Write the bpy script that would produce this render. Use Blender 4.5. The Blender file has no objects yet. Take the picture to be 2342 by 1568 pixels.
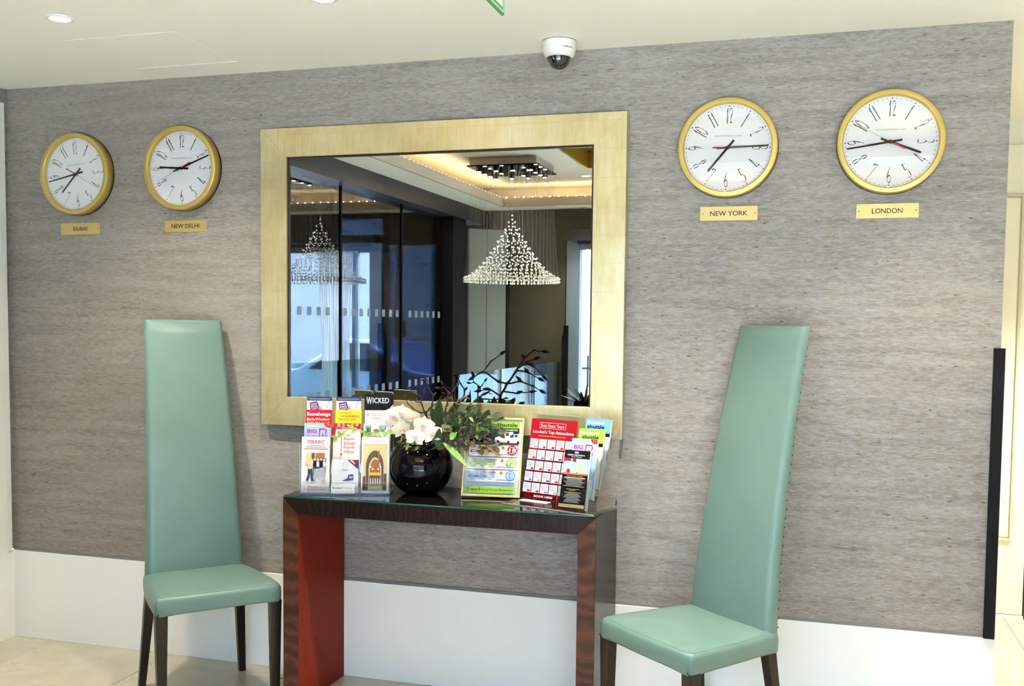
import bpy, math, random
from mathutils import Vector, Matrix
random.seed(7)
PI = math.pi
sc = bpy.context.scene
COL = sc.collection

# ------------------------------------------------------------------ camera
F_PX, W_PX, H_PX = 2291.43, 2342.0, 1568.0
yaw, pitch, roll = math.radians(16.4842), math.radians(-3.3547), math.radians(0.5941)
fwd = Vector((-math.sin(yaw) * math.cos(pitch), math.cos(yaw) * math.cos(pitch), math.sin(pitch)))
rgt = fwd.cross(Vector((0, 0, 1))).normalized()
upv = rgt.cross(fwd)
r2 = rgt * math.cos(roll) + upv * math.sin(roll)
u2 = -rgt * math.sin(roll) + upv * math.cos(roll)
cd = bpy.data.cameras.new('camera')
cam = bpy.data.objects.new('camera', cd)
COL.objects.link(cam)
M = Matrix((r2, u2, -fwd)).transposed().to_4x4()
M.translation = Vector((1.2222, -3.7022, 1.4581))
cam.matrix_world = M
cd.sensor_fit = 'HORIZONTAL'
cd.sensor_width = 36.0
cd.lens = 36.0 * F_PX / W_PX
cd.shift_x = -10.39 / W_PX
cd.shift_y = 88.5761 / W_PX
cd.clip_start = 0.02
sc.camera = cam

# ------------------------------------------------------------------ world + exposure
w = bpy.data.worlds.new('daylight')
sc.world = w
w.use_nodes = True
bg = w.node_tree.nodes['Background']
bg.inputs[0].default_value = (0.78, 0.89, 1.0, 1)
bg.inputs[1].default_value = 11.0
sl = bpy.data.lights.new('sun', 'SUN')
sl.energy = 105.0
sl.color = (0.86, 0.94, 1.0)
sl.angle = math.radians(0.6)
so_ = bpy.data.objects.new('sun', sl)
COL.objects.link(so_)
so_.rotation_euler = (math.radians(33), 0, math.radians(-20))    # sun added over the roofs opposite, bouncing off street and floor to brighten indoors
sc.view_settings.view_transform = 'Standard'
sc.view_settings.look = 'None'
sc.view_settings.gamma = 1.0
sc.view_settings.use_curve_mapping = False
sc.view_settings.exposure = 1.12
sc.cycles.max_bounces = 7
sc.cycles.diffuse_bounces = 4
sc.cycles.glossy_bounces = 5
sc.cycles.transparent_max_bounces = 14
sc.cycles.caustics_reflective = False
sc.cycles.caustics_refractive = False
sc.cycles.use_adaptive_sampling = True
sc.cycles.adaptive_threshold = 0.1
sc.cycles.adaptive_min_samples = 16

# ------------------------------------------------------------------ helpers
def mat(name, col, rough=0.5, metal=0.0, spec=0.4, coat=0.0, coat_rough=0.03, emit=None, estr=0.0, trans=0.0, ior=1.45, sheen=0.0):
    m = bpy.data.materials.new(name)
    m.use_nodes = True
    b = m.node_tree.nodes['Principled BSDF']
    b.inputs['Base Color'].default_value = (*col, 1)
    b.inputs['Roughness'].default_value = rough
    b.inputs['Metallic'].default_value = metal
    b.inputs['Specular IOR Level'].default_value = spec
    b.inputs['Coat Weight'].default_value = coat
    b.inputs['Coat Roughness'].default_value = coat_rough
    b.inputs['Transmission Weight'].default_value = trans
    b.inputs['IOR'].default_value = ior
    if emit:
        b.inputs['Emission Color'].default_value = (*emit, 1)
        b.inputs['Emission Strength'].default_value = estr
    return m


def s2l(r, g, b):
    f = lambda c: (c / 255 / 12.92) if c / 255 <= 0.04045 else ((c / 255 + 0.055) / 1.055) ** 2.4
    return (f(r), f(g), f(b))


class NT:
    """small node helper on a principled material"""
    def __init__(self, m):
        self.m = m; self.t = m.node_tree; self.b = self.t.nodes['Principled BSDF']
        self.tc = self.t.nodes.new('ShaderNodeTexCoord')
    def n(self, typ, **kw):
        nd = self.t.nodes.new(typ)
        for k, v in kw.items():
            setattr(nd, k, v)
        return nd
    def l(self, a, b):
        self.t.links.new(a, b)
    def mapping(self, scale=(1, 1, 1), rot=(0, 0, 0), src='Object', loc=(0, 0, 0)):
        mp = self.n('ShaderNodeMapping')
        mp.inputs['Scale'].default_value = scale
        mp.inputs['Rotation'].default_value = rot
        mp.inputs['Location'].default_value = loc
        self.l(self.tc.outputs[src], mp.inputs['Vector'])
        return mp.outputs['Vector']
    def noise(self, vec, scale, detail=4, rough=0.55, dist=0.0):
        nd = self.n('ShaderNodeTexNoise')
        nd.inputs['Scale'].default_value = scale
        nd.inputs['Detail'].default_value = detail
        nd.inputs['Roughness'].default_value = rough
        nd.inputs['Distortion'].default_value = dist
        self.l(vec, nd.inputs['Vector'])
        return nd.outputs['Fac']
    def ramp(self, fac, stops):
        nd = self.n('ShaderNodeValToRGB')
        el = nd.color_ramp.elements
        while len(el) < len(stops):
            el.new(0.5)
        for e, (p, c) in zip(el, stops):
            e.position = p
            e.color = (*c, 1) if len(c) == 3 else c
        self.l(fac, nd.inputs['Fac'])
        return nd.outputs['Color']
    def mix(self, fac, a, b, blend='MIX'):
        nd = self.n('ShaderNodeMix', data_type='RGBA', blend_type=blend)
        for sock, v in ((nd.inputs[0], fac), (nd.inputs[6], a), (nd.inputs[7], b)):
            if hasattr(v, 'default_value') or hasattr(v, 'links'):
                self.l(v, sock)
            elif isinstance(v, (int, float)):
                sock.default_value = v
            else:
                sock.default_value = (*v, 1)
        return nd.outputs[2]
    def bump(self, h, strength=0.2, dist=0.002):
        nd = self.n('ShaderNodeBump')
        nd.inputs['Strength'].default_value = strength
        nd.inputs['Distance'].default_value = dist
        self.l(h, nd.inputs['Height'])
        self.l(nd.outputs['Normal'], self.b.inputs['Normal'])
    def base(self, c):
        self.l(c, self.b.inputs['Base Color'])


def clear_mat(name, tint, refl=0.08, rough=0.0, top=0.75):
    """thin clear sheet: transparent with a mirror sheen growing at grazing angles"""
    m = bpy.data.materials.new(name)
    m.use_nodes = True
    t = m.node_tree
    t.nodes.clear()
    out = t.nodes.new('ShaderNodeOutputMaterial')
    tr = t.nodes.new('ShaderNodeBsdfTransparent')
    tr.inputs[0].default_value = (*tint, 1)
    gl = t.nodes.new('ShaderNodeBsdfGlossy')
    gl.inputs['Roughness'].default_value = rough
    gl.inputs[0].default_value = (1, 1, 1, 1)
    fr = t.nodes.new('ShaderNodeLayerWeight')
    fr.inputs['Blend'].default_value = 0.25
    mp = t.nodes.new('ShaderNodeMapRange')
    mp.inputs['To Min'].default_value = refl
    mp.inputs['To Max'].default_value = min(1.0, refl + top)
    t.links.new(fr.outputs['Fresnel'], mp.inputs['Value'])
    mx = t.nodes.new('ShaderNodeMixShader')
    t.links.new(mp.outputs[0], mx.inputs[0])
    t.links.new(tr.outputs[0], mx.inputs[1])
    t.links.new(gl.outputs[0], mx.inputs[2])
    t.links.new(mx.outputs[0], out.inputs[0])
    return m


class MB:
    def __init__(self):
        self.v = []; self.f = []; self.s = []
    def add(self, verts, faces, smooth=False):
        o = len(self.v)
        self.v += [tuple(p) for p in verts]
        self.f += [tuple(i + o for i in f) for f in faces]
        self.s += [smooth] * len(faces)
        return self
    def box(self, x0, x1, y0, y1, z0, z1):
        v = [(x, y, z) for z in (z0, z1) for y in (y0, y1) for x in (x0, x1)]
        return self.add(v, [(0, 2, 3, 1), (4, 5, 7, 6), (0, 1, 5, 4), (2, 6, 7, 3), (0, 4, 6, 2), (1, 3, 7, 5)])
    def prism_xz(self, poly, y0, y1):
        """polygon in x,z (any winding), extruded from y0 (front) to y1 (back)"""
        a = sum(poly[i][0] * poly[(i + 1) % len(poly)][1] - poly[(i + 1) % len(poly)][0] * poly[i][1] for i in range(len(poly)))
        if a < 0:
            poly = poly[::-1]
        n = len(poly)
        v = [(x, y0, z) for x, z in poly] + [(x, y1, z) for x, z in poly]
        f = [tuple(range(n)), tuple(range(2 * n - 1, n - 1, -1))]
        f += [((i + 1) % n, i, n + i, n + (i + 1) % n) for i in range(n)]
        return self.add(v, f)
    def loft(self, rings, cap0=True, cap1=True, smooth=True, closed=True):
        n = len(rings[0]); v = [p for r in rings for p in r]; f = []
        for k in range(len(rings) - 1):
            for i in range(n if closed else n - 1):
                j = (i + 1) % n
                f.append((k * n + i, k * n + j, (k + 1) * n + j, (k + 1) * n + i))
        self.add(v, f, smooth)
        if cap0:
            self.add(rings[0][::-1], [tuple(range(n))], False)
        if cap1:
            self.add(rings[-1], [tuple(range(n))], False)
        return self
    def lathe(self, prof, seg=48, axis='z', cap0=False, cap1=False, smooth=True, c=(0, 0, 0)):
        rings = []
        for r, h in prof:
            ring = []
            for i in range(seg):
                a = 2 * PI * i / seg
                if axis == 'z':
                    ring.append((c[0] + r * math.cos(a), c[1] + r * math.sin(a), c[2] + h))
                else:   # axis -y : h is distance towards the viewer
                    ring.append((c[0] + r * math.cos(a), c[1] - h, c[2] + r * math.sin(a)))
            rings.append(ring)
        return self.loft(rings, cap0, cap1, smooth)
    def tube(self, pts, rad, seg=8, smooth=True, caps=True):
        pts = [Vector(p) for p in pts]
        if not isinstance(rad, (list, tuple)):
            rad = [rad] * len(pts)
        rings = []; up = Vector((0.13, 0.31, 0.94)).normalized()
        for i, p in enumerate(pts):
            d = (pts[min(i + 1, len(pts) - 1)] - pts[max(i - 1, 0)]).normalized()
            a = d.cross(up)
            if a.length < 1e-3:
                a = d.cross(Vector((1, 0, 0)))
            a.normalize(); b = d.cross(a)
            rings.append([p + (a * math.cos(2 * PI * k / seg) + b * math.sin(2 * PI * k / seg)) * rad[i] for k in range(seg)])
        return self.loft(rings, caps, caps, smooth)
    def ball(self, c, r, seg=12, rings=8, sz=1.0, smooth=True):
        prof = [(max(1e-5, r * math.sin(PI * k / rings)), -r * sz * math.cos(PI * k / rings)) for k in range(rings + 1)]
        return self.lathe(prof, seg, 'z', smooth=smooth, c=c)
    def octa(self, c, r):
        x, y, z = c
        return self.add([(x + r, y, z), (x, y + r, z), (x - r, y, z), (x, y - r, z), (x, y, z + r), (x, y, z - r)],
                        [(0, 1, 4), (1, 2, 4), (2, 3, 4), (3, 0, 4), (1, 0, 5), (2, 1, 5), (3, 2, 5), (0, 3, 5)])
    def mesh(self, name):
        me = bpy.data.meshes.new(name)
        me.from_pydata(self.v, [], self.f)
        me.polygons.foreach_set('use_smooth', self.s)
        me.update()
        return me
    def build(self, name, m, parent=None, bevel=0.0, seg=2):
        me = self.mesh(name)
        me.materials.append(m)
        o = bpy.data.objects.new(name, me)
        COL.objects.link(o)
        o.parent = parent
        if bevel:
            b = o.modifiers.new('bevel', 'BEVEL')
            b.width = bevel; b.segments = seg; b.limit_method = 'ANGLE'; b.angle_limit = math.radians(35)
            for p in me.polygons:
                p.use_smooth = True
            wn = o.modifiers.new('wn', 'WEIGHTED_NORMAL')
            wn.keep_sharp = True
        return o


def thing(name, label, cat, loc=(0, 0, 0), rot=(0, 0, 0), group=None):
    o = bpy.data.objects.new(name, None)
    COL.objects.link(o)
    o.empty_display_size = 0.05
    o.location = loc; o.rotation_euler = rot
    o['label'] = label; o['category'] = cat
    if group:
        o['group'] = group
    return o


def tag(o, label, cat, group=None):
    o['label'] = label; o['category'] = cat
    if group:
        o['group'] = group
    return o


def struct(o, label=None):
    o['kind'] = 'structure'
    if label:
        o['label'] = label
    return o


_txt = {}
def text_data(s, bold=0.0):
    k = (s, bold)
    if k not in _txt:
        c = bpy.data.curves.new('t', 'FONT')
        c.body = s; c.align_x = 'LEFT'; c.offset = bold; c.resolution_u = 3; c.fill_mode = 'BOTH'
        o = bpy.data.objects.new('t', c)
        COL.objects.link(o)
        dg = bpy.context.evaluated_depsgraph_get()
        dg.update()
        me = bpy.data.meshes.new_from_object(o.evaluated_get(dg))
        vs = [v.co.copy() for v in me.vertices]
        fs = [tuple(p.vertices) for p in me.polygons]
        bpy.data.objects.remove(o); bpy.data.curves.remove(c); bpy.data.meshes.remove(me)
        x0 = min(v.x for v in vs); x1 = max(v.x for v in vs); y0 = min(v.y for v in vs); y1 = max(v.y for v in vs)
        _txt[k] = (vs, fs, x0, x1, y0, y1)
    return _txt[k]


def text_mb(mb, s, cx, cz, w, h, y=-0.0006, bold=0.0, tilt=0.0, align='c'):
    """flat lettering in the x-z plane facing -y, fitted into w x h"""
    vs, fs, x0, x1, y0, y1 = text_data(s, bold)
    sx = w / (x1 - x0); sz = h / (y1 - y0)
    ct, st = math.cos(tilt), math.sin(tilt)
    out = []
    for v in vs:
        a = (v.x - (x0 + x1) / 2) * sx; b = (v.y - (y0 + y1) / 2) * sz
        if align == 'l':
            a += w / 2
        out.append((cx + a * ct - b * st, y, cz + a * st + b * ct))
    return mb.add(out, fs)


# ------------------------------------------------------------------ materials
def m_wallpaper():
    m = mat('wallpaper', (0.3, 0.28, 0.26), 0.55, spec=0.3)
    k = NT(m)
    big = k.noise(k.mapping((1.2, 1.2, 14.0)), 2.2, 5, 0.6)
    fine = k.noise(k.mapping((22, 22, 190.0)), 1.5, 6, 0.7, 0.4)
    grain = k.noise(k.mapping((70, 70, 420.0)), 1.4, 4, 0.7)
    mot = k.noise(k.mapping((6, 6, 24.0)), 4.0, 8, 0.72, 0.5)
    c = k.ramp(big, [(0.30, s2l(126, 118, 109)), (0.70, s2l(158, 149, 140))])
    c = k.mix(1.0, c, k.ramp(fine, [(0.30, (0.62, 0.61, 0.59)), (0.70, (1.18, 1.18, 1.17))]), 'MULTIPLY')
    c = k.mix(0.7, c, k.ramp(grain, [(0.30, (0.70, 0.69, 0.67)), (0.70, (1.22, 1.22, 1.21))]), 'MULTIPLY')
    mm = k.ramp(mot, [(0.44, (0, 0, 0)), (0.60, (1, 1, 1))])
    mm2 = k.mix(1.0, mm, k.ramp(fine, [(0.34, (0.25, 0.25, 0.25)), (0.55, (1, 1, 1))]), 'MULTIPLY')
    sil = k.n('ShaderNodeMath', operation='MULTIPLY'); sil.inputs[1].default_value = 0.5
    sp = k.n('ShaderNodeSeparateColor'); k.l(mm2, sp.inputs[0]); k.l(sp.outputs[0], sil.inputs[0])
    c = k.mix(sil.outputs[0], c, s2l(170, 168, 169))
    k.l(sil.outputs[0], k.b.inputs['Metallic'])      # silvery flecks in the paper
    dn = k.noise(k.mapping((30, 30, 170.0)), 1.0, 2, 0.5)
    band = k.noise(k.mapping((1.5, 1.5, 22.0)), 1.6, 2, 0.5)
    ad = k.n('ShaderNodeMath', operation='MULTIPLY_ADD'); ad.inputs[1].default_value = 0.22
    k.l(band, ad.inputs[0]); k.l(dn, ad.inputs[2])
    spd = k.n('ShaderNodeSeparateColor'); k.l(k.ramp(ad.outputs[0], [(0.790, (0, 0, 0)), (0.83, (0.9, 0.9, 0.9))]), spd.inputs[0])
    c = k.mix(spd.outputs[0], c, s2l(58, 50, 44))
    k.base(c)
    k.bump(fine, 0.25, 0.002)
    return m


def m_gold_leaf():
    m = mat('gold_leaf', (0.8, 0.65, 0.32), 0.34, metal=0.62)
    k = NT(m)
    n1 = k.noise(k.mapping((4, 4, 4)), 1.0, 7, 0.62)
    n2 = k.noise(k.mapping((30, 30, 4)), 2.0, 5, 0.7)
    br = k.n('ShaderNodeTexBrick')
    mp = k.n('ShaderNodeMapping'); mp.inputs['Rotation'].default_value = (PI / 2, 0, 0)
    k.l(k.tc.outputs['Object'], mp.inputs['Vector']); k.l(mp.outputs[0], br.inputs['Vector'])
    br.inputs['Scale'].default_value = 1.0; br.inputs['Brick Width'].default_value = 0.11; br.inputs['Row Height'].default_value = 0.105
    br.inputs['Mortar Size'].default_value = 0.0011; br.offset = 0.0
    br.inputs['Color1'].default_value = (1, 1, 1, 1); br.inputs['Color2'].default_value = (0.93, 0.92, 0.90, 1); br.inputs['Mortar'].default_value = (0.86, 0.83, 0.74, 1)
    c = k.ramp(n1, [(0.25, s2l(184, 164, 108)), (0.5, s2l(206, 192, 146)), (0.72, s2l(222, 213, 178))])
    c = k.mix(0.35, c, k.ramp(n2, [(0.3, s2l(178, 152, 88)), (0.7, s2l(218, 206, 166))]))
    c = k.mix(0.8, c, br.outputs['Color'], 'MULTIPLY')
    k.base(c)
    k.l(k.ramp(n2, [(0.3, (0.30, 0.30, 0.30)), (0.8, (0.46, 0.46, 0.46))]), k.b.inputs['Roughness'])
    return m


def m_walnut(name, dark, light, sx, sz, scale=6.0, rough=0.28):
    m = mat(name, light, rough, spec=0.2)
    k = NT(m)
    v = k.mapping((sx, 3.0, sz))
    n = k.noise(v, 1.3, 3, 0.5, 0.8)
    wv = k.n('ShaderNodeTexWave', wave_type='BANDS', bands_direction='Z' if sz > sx else 'X')
    wv.inputs['Scale'].default_value = scale; wv.inputs['Distortion'].default_value = 11.0
    wv.inputs['Detail'].default_value = 3.0; wv.inputs['Detail Scale'].default_value = 1.2
    k.l(k.mapping((1.0, 1.0, 1.0)), wv.inputs['Vector'])
    f = k.mix(0.62, wv.outputs['Color'], n)
    c = k.ramp(f, [(0.2, dark), (0.5, tuple((a + b) / 2 for a, b in zip(dark, light))), (0.8, light)])
    fine = k.noise(k.mapping((sx * 14, 40, sz * 14)), 3.0, 3, 0.6)
    c = k.mix(0.5, c, k.ramp(fine, [(0.3, (0.55, 0.55, 0.55)), (0.7, (1.15, 1.1, 1.05))]), 'MULTIPLY')
    k.base(c)
    return m


def m_marble():
    m = mat('cream_marble', s2l(222, 210, 178), 0.13, coat=0.3, coat_rough=0.05)
    k = NT(m)
    n = k.noise(k.mapping((2, 2, 2), src='Object'), 1.6, 6, 0.6, 0.5)
    c = k.ramp(n, [(0.3, s2l(180, 172, 148)), (0.7, s2l(198, 191, 171))])
    ve = k.noise(k.mapping((1.1, 1.6, 1), rot=(0, 0, 0.6)), 1.5, 7, 0.55, 1.6)
    vein = k.ramp(ve, [(0.490, (0, 0, 0)), (0.4985, (1, 1, 1)), (0.507, (0, 0, 0))])
    sp = k.n('ShaderNodeSeparateColor'); k.l(vein, sp.inputs[0])
    br = k.ramp(k.noise(k.mapping((3, 3, 3)), 1.0, 2), [(0.5, (0, 0, 0)), (0.62, (0.6, 0.6, 0.6))])
    sp2 = k.n('ShaderNodeSeparateColor'); k.l(br, sp2.inputs[0])
    mu = k.n('ShaderNodeMath', operation='MULTIPLY'); k.l(sp.outputs[0], mu.inputs[0]); k.l(sp2.outputs[0], mu.inputs[1])
    c = k.mix(mu.outputs[0], c, s2l(150, 118, 70))
    k.base(c)
    return m


def m_leather():
    m = mat('mint_leather', s2l(97, 122, 114), 0.34, spec=0.45)
    k = NT(m)
    n = k.noise(k.mapping((6, 6, 6)), 1.0, 4, 0.5)
    k.base(k.ramp(n, [(0.3, s2l(93, 119, 111)), (0.7, s2l(100, 125, 117))]))
    vo = k.noise(k.mapping((1, 1, 1)), 420, 2, 0.5)
    k.bump(vo, 0.12, 0.0006)
    return m


WALLP = m_wallpaper()
GOLD = m_gold_leaf()
MARBLE = m_marble()
LEATHER = m_leather()
CREAM = mat('cream_ceiling_paint', s2l(251, 249, 238), 0.7)
WHITE = mat('white_gloss_paint', s2l(233, 232, 226), 0.3)
DOORCREAM = mat('cream_door_paint', s2l(236, 230, 205), 0.45)
GROUT = mat('tile_joint', s2l(170, 150, 112), 0.8)
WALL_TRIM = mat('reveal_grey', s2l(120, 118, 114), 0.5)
BLACKM = mat('black_metal', s2l(20, 19, 22), 0.6, spec=0.15)
DARKWOOD = mat('dark_stained_wood', s2l(34, 25, 19), 0.32, spec=0.4)
WALNUT_L = m_walnut('walnut_leg', s2l(50, 30, 23), s2l(92, 58, 44), 1.2, 5.0, 5.0)
WALNUT_T = m_walnut('walnut_top', s2l(20, 14, 12), s2l(42, 29, 26), 12.0, 1.0, 14.0)
WALNUT_S = mat('dark_lacquer', s2l(50, 43, 39), 0.24, spec=0.22)
RED = mat('brick_red_lacquer', s2l(118, 33, 16), 0.5, spec=0.15)
MIRROR = mat('smoked_mirror', (0.62, 0.64, 0.64), 0.0, metal=1.0)
BRASS = mat('brushed_brass', s2l(198, 170, 96), 0.42, metal=0.6)
BRASS_P = mat('polished_brass', s2l(206, 180, 116), 0.36, metal=0.55)
FACE = mat('clock_face', s2l(236, 236, 238), 0.6)
INK = mat('black_ink', s2l(18, 18, 20), 0.5)
GREYINK = mat('grey_ink', s2l(120, 120, 124), 0.6)
HAND = mat('black_hand', s2l(14, 14, 16), 0.4)
REDHAND = mat('red_hand', s2l(190, 26, 40), 0.4)
SILVER = mat('silver', s2l(190, 190, 190), 0.25, metal=1.0)
CGLASS = clear_mat('clock_glass', (0.99, 0.99, 0.99), 0.10)
ACRYLIC = clear_mat('clear_acrylic', (0.965, 0.98, 0.975), 0.05)
ACRYLIC_EDGE = mat('acrylic_edge', s2l(205, 212, 205), 0.15, trans=0.5)
GLASS_DK = clear_mat('partition_glass', (0.36, 0.44, 0.54), 0.20)
GLASS_BL = clear_mat('balustrade_glass', (0.78, 0.90, 0.90), 0.06, top=0.35)
WINGLASS = clear_mat('window_glass', (0.9, 0.96, 1.0), 0.05)
TGLASS = mat('black_tint_glass', s2l(14, 13, 12), 0.02, spec=0.3)
TGLASS_E = mat('glass_edge_green', s2l(34, 92, 74), 0.1, spec=0.8)
VASE_M = mat('black_glaze', (0.003, 0.003, 0.004), 0.03, spec=0.28)
OLIVE = mat('olive_wall_paint', s2l(92, 86, 72), 0.6)
CHARCOAL = mat('charcoal_panel', s2l(52, 50, 50), 0.35)
BLACKWOOD = mat('black_frame', s2l(24, 21, 19), 0.35)
PALEGREY = mat('pale_grey_panel', s2l(150, 156, 158), 0.5)
SHADEGREY = mat('blind_grey', s2l(84, 82, 86), 0.6)
LENS = mat('lamp_lens', (1, 1, 1), 0.4, emit=(1.0, 0.86, 0.62), estr=40.0)
# (small bulbs are drawn as seen; the tape and lamps carry their light)
LED = mat('led_bulb', (1, 1, 1), 0.4, emit=(1.0, 0.78, 0.45), estr=60.0)
LEDS = mat('led_tape', (1, 1, 1), 0.4, emit=(1.0, 0.78, 0.48), estr=30.0)
for _m in (LENS, LED):
    _m.cycles.emission_sampling = 'NONE'
CRYSTAL = mat('crystal_bead', (0.95, 0.95, 0.92), 0.08, spec=1.0, coat=1.0)
CHROME = mat('chrome', (0.65, 0.65, 0.66), 0.12, metal=1.0)
PLASTIC_W = mat('white_plastic', s2l(228, 226, 220), 0.35)
DOME = mat('smoked_dome', s2l(30, 28, 26), 0.03, spec=0.8, coat=1.0)
SIGNGREEN = mat('sign_green', s2l(74, 150, 84), 0.4)
SIGNWHITE = mat('sign_white', s2l(235, 245, 235), 0.4)

# ------------------------------------------------------------------ the room shell
ZC, ZS = 2.4737, 0.4047
WL, WR = -2.2686, 1.8283
TX0, TX1, TY0, TY1 = -1.44, 3.60, -1.45, -4.83     # lit ceiling tray
YF = -5.08                                          # far wall behind the viewer

wall = struct(MB().box(WL, WR, 0, 0.12, ZS, ZC).build('wall_back', WALLP), 'grey linen-look wallpapered wall')
bb = struct(MB().box(WL, WR + 0.016, -0.010, 0.12, 0.0, ZS - 0.006).build('baseboard_back', WHITE, bevel=0.0015), 'tall white skirting below the wallpaper')
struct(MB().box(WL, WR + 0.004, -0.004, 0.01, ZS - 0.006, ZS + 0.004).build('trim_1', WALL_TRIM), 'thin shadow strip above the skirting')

# left return: a sliver of wallpaper, then white panelling
struct(MB().box(WL - 0.12, WL, -1.25, 0.12, ZS, ZC).build('wall_left', WALLP), 'wallpapered return at the left')
struct(MB().box(WL - 0.12, WL + 0.006, -1.25, -0.010, 0, ZS - 0.004).build('baseboard_left', WHITE), 'white skirting on the left return')
struct(MB().box(WL - 0.02, WL + 0.012, -0.052, -0.020, ZS - 0.004, 2.410).box(WL - 0.02, WL + 0.02, -1.25, -0.052, 0, 2.410).build('trim_2', WHITE, bevel=0.002), 'white panel frame on the left return')
struct(MB().box(WL - 0.12, -1.68, -1.37, -1.25, 0, ZC).build('wall_return', CHARCOAL))

# floor: slab with separate marble tiles on the part that shows
fl = struct(MB().box(-6.5, 5.0, -6.2, 3.0, -0.12, -0.004).build('floor', GROUT), 'cream marble floor')
tiles = {}
PT = 0.601
def tile_mesh():
    k = 0.2995
    mb = MB()
    e = 0.0015
    v = [(-k, -k, -0.006), (k, -k, -0.006), (k, k, -0.006), (-k, k, -0.006), (-k, -k, -e), (k, -k, -e), (k, k, -e), (-k, k, -e),
         (-k + e, -k + e, 0), (k - e, -k + e, 0), (k - e, k - e, 0), (-k + e, k - e, 0)]
    f = [(0, 1, 5, 4), (1, 2, 6, 5), (2, 3, 7, 6), (3, 0, 4, 7), (4, 5, 9, 8), (5, 6, 10, 9), (6, 7, 11, 10), (7, 4, 8, 11), (8, 9, 10, 11)]
    mb.add(v, f)
    me = mb.mesh('tile')
    me.materials.append(MARBLE)
    return me
tm = tile_mesh()
for i in range(-4, 9):
    for j in range(-8, 4):
        cx = -2.03 + PT * (i + 0.5); cy = -0.122 + PT * (j + 0.5)
        if cx < -4.0 or cx > 3.3 or (cy > 0.3 and cx < 1.6):
            continue
        if cy > 2.0:
            continue
        o = bpy.data.objects.new('tile', tm)
        COL.objects.link(o); o.parent = fl; o.location = (cx, cy, 0)

# ceiling: lower border around the raised tray, and the tray itself
ce = MB()
ce.box(-2.5, 5.0, TY0, 3.0, ZC, ZC + 0.06)
ce.box(-1.70, 5.0, YF, TY1, ZC, ZC + 0.06)
ce.box(-1.70, TX0, TY1, TY0, ZC, ZC + 0.06)
ce.box(TX1, 5.0, TY1, TY0, ZC, ZC + 0.06)
ceil = struct(ce.build('ceiling', CREAM), 'smooth cream ceiling')
tr = MB()
GX0, GX1, GY0, GY1 = -0.52, 2.9, -1.95, -4.08
tr.box(TX0 - 0.3, TX1 + 0.3, TY1 - 0.3, GY1, 2.667, 2.70)
tr.box(TX0 - 0.3, TX1 + 0.3, GY0, TY0 + 0.3, 2.667, 2.70)
tr.box(TX0 - 0.3, GX0, GY1, GY0, 2.667, 2.70)
tr.box(GX1, TX1 + 0.3, GY1, GY0, 2.667, 2.70)
for a in ((TX0 - 0.32, TX0 - 0.28, TY1 - 0.3, TY0 + 0.3), (TX1 + 0.28, TX1 + 0.32, TY1 - 0.3, TY0 + 0.3), (TX0 - 0.3, TX1 + 0.3, TY1 - 0.32, TY1 - 0.28), (TX0 - 0.3, TX1 + 0.3, TY0 + 0.28, TY0 + 0.32)):
    tr.box(*a, ZC + 0.05, 2.70)
TRAY_DIM = mat('dimmed_tray_paint', s2l(186, 176, 160), 0.7)  # tray colour darkened to offset the sun bounced on to it
tro = tr.build('ceiling_tray', TRAY_DIM, ceil)
fa = MB()
t = 0.018
fa.box(TX0, TX0 + t, TY1, TY0, ZC, 2.55).box(TX1 - t, TX1, TY1, TY0, ZC, 2.55).box(TX0, TX1, TY1, TY1 + t, ZC, 2.55).box(TX0, TX1, TY0 - t, TY0, ZC, 2.55)
fa.build('tray_fascia', TRAY_DIM, ceil)
gp = MB()
gp.box(GX0, GX1, GY1, GY0, 2.80, 2.83).box(GX0, GX0 + 0.02, GY1, GY0, 2.667, 2.80).box(GX1 - 0.02, GX1, GY1, GY0, 2.667, 2.80).box(GX0, GX1, GY1, GY1 + 0.02, 2.667, 2.80).box(GX0, GX1, GY0 - 0.02, GY0, 2.667, 2.80)
gp.build('gilt_coffer', mat('gilt', s2l(176, 150, 60), 0.3, metal=0.9), ceil)

# cove lighting tapes with their bulbs
def cove(x0, x1, y0, y1, label):
    th = thing('led_strip', label, 'light strip', ((x0 + x1) / 2, (y0 + y1) / 2, 0), group='cove light strips around the ceiling tray')
    cx, cy = (x0 + x1) / 2, (y0 + y1) / 2
    MB().box(x0 - cx, x1 - cx, y0 - cy, y1 - cy, ZC + 0.061, ZC + 0.066).build('tape', LEDS, th)
    mb = MB(); L = max(x1 - x0, y1 - y0); n = int(L / 0.078)
    for i in range(n):
        s = (i + 0.5) / n - 0.5
        p = (s * (x1 - x0), 0) if x1 - x0 > y1 - y0 else (0, s * (y1 - y0))
        mb.ball((p[0], p[1], 2.556), 0.0065, 8, 5)
    b = mb.build('bulbs', LED, th); b['kind'] = 'stuff'
    return th
cove(TX0 - 0.016, TX0 - 0.006, TY1, TY0, 'row of warm cove bulbs along the left side of the ceiling tray')
cove(TX0, TX1, TY1 - 0.016, TY1 - 0.006, 'row of warm cove bulbs along the far side of the ceiling tray')
cove(TX0, TX1, TY0 + 0.006, TY0 + 0.016, 'row of warm cove bulbs along the near side of the ceiling tray')

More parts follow.
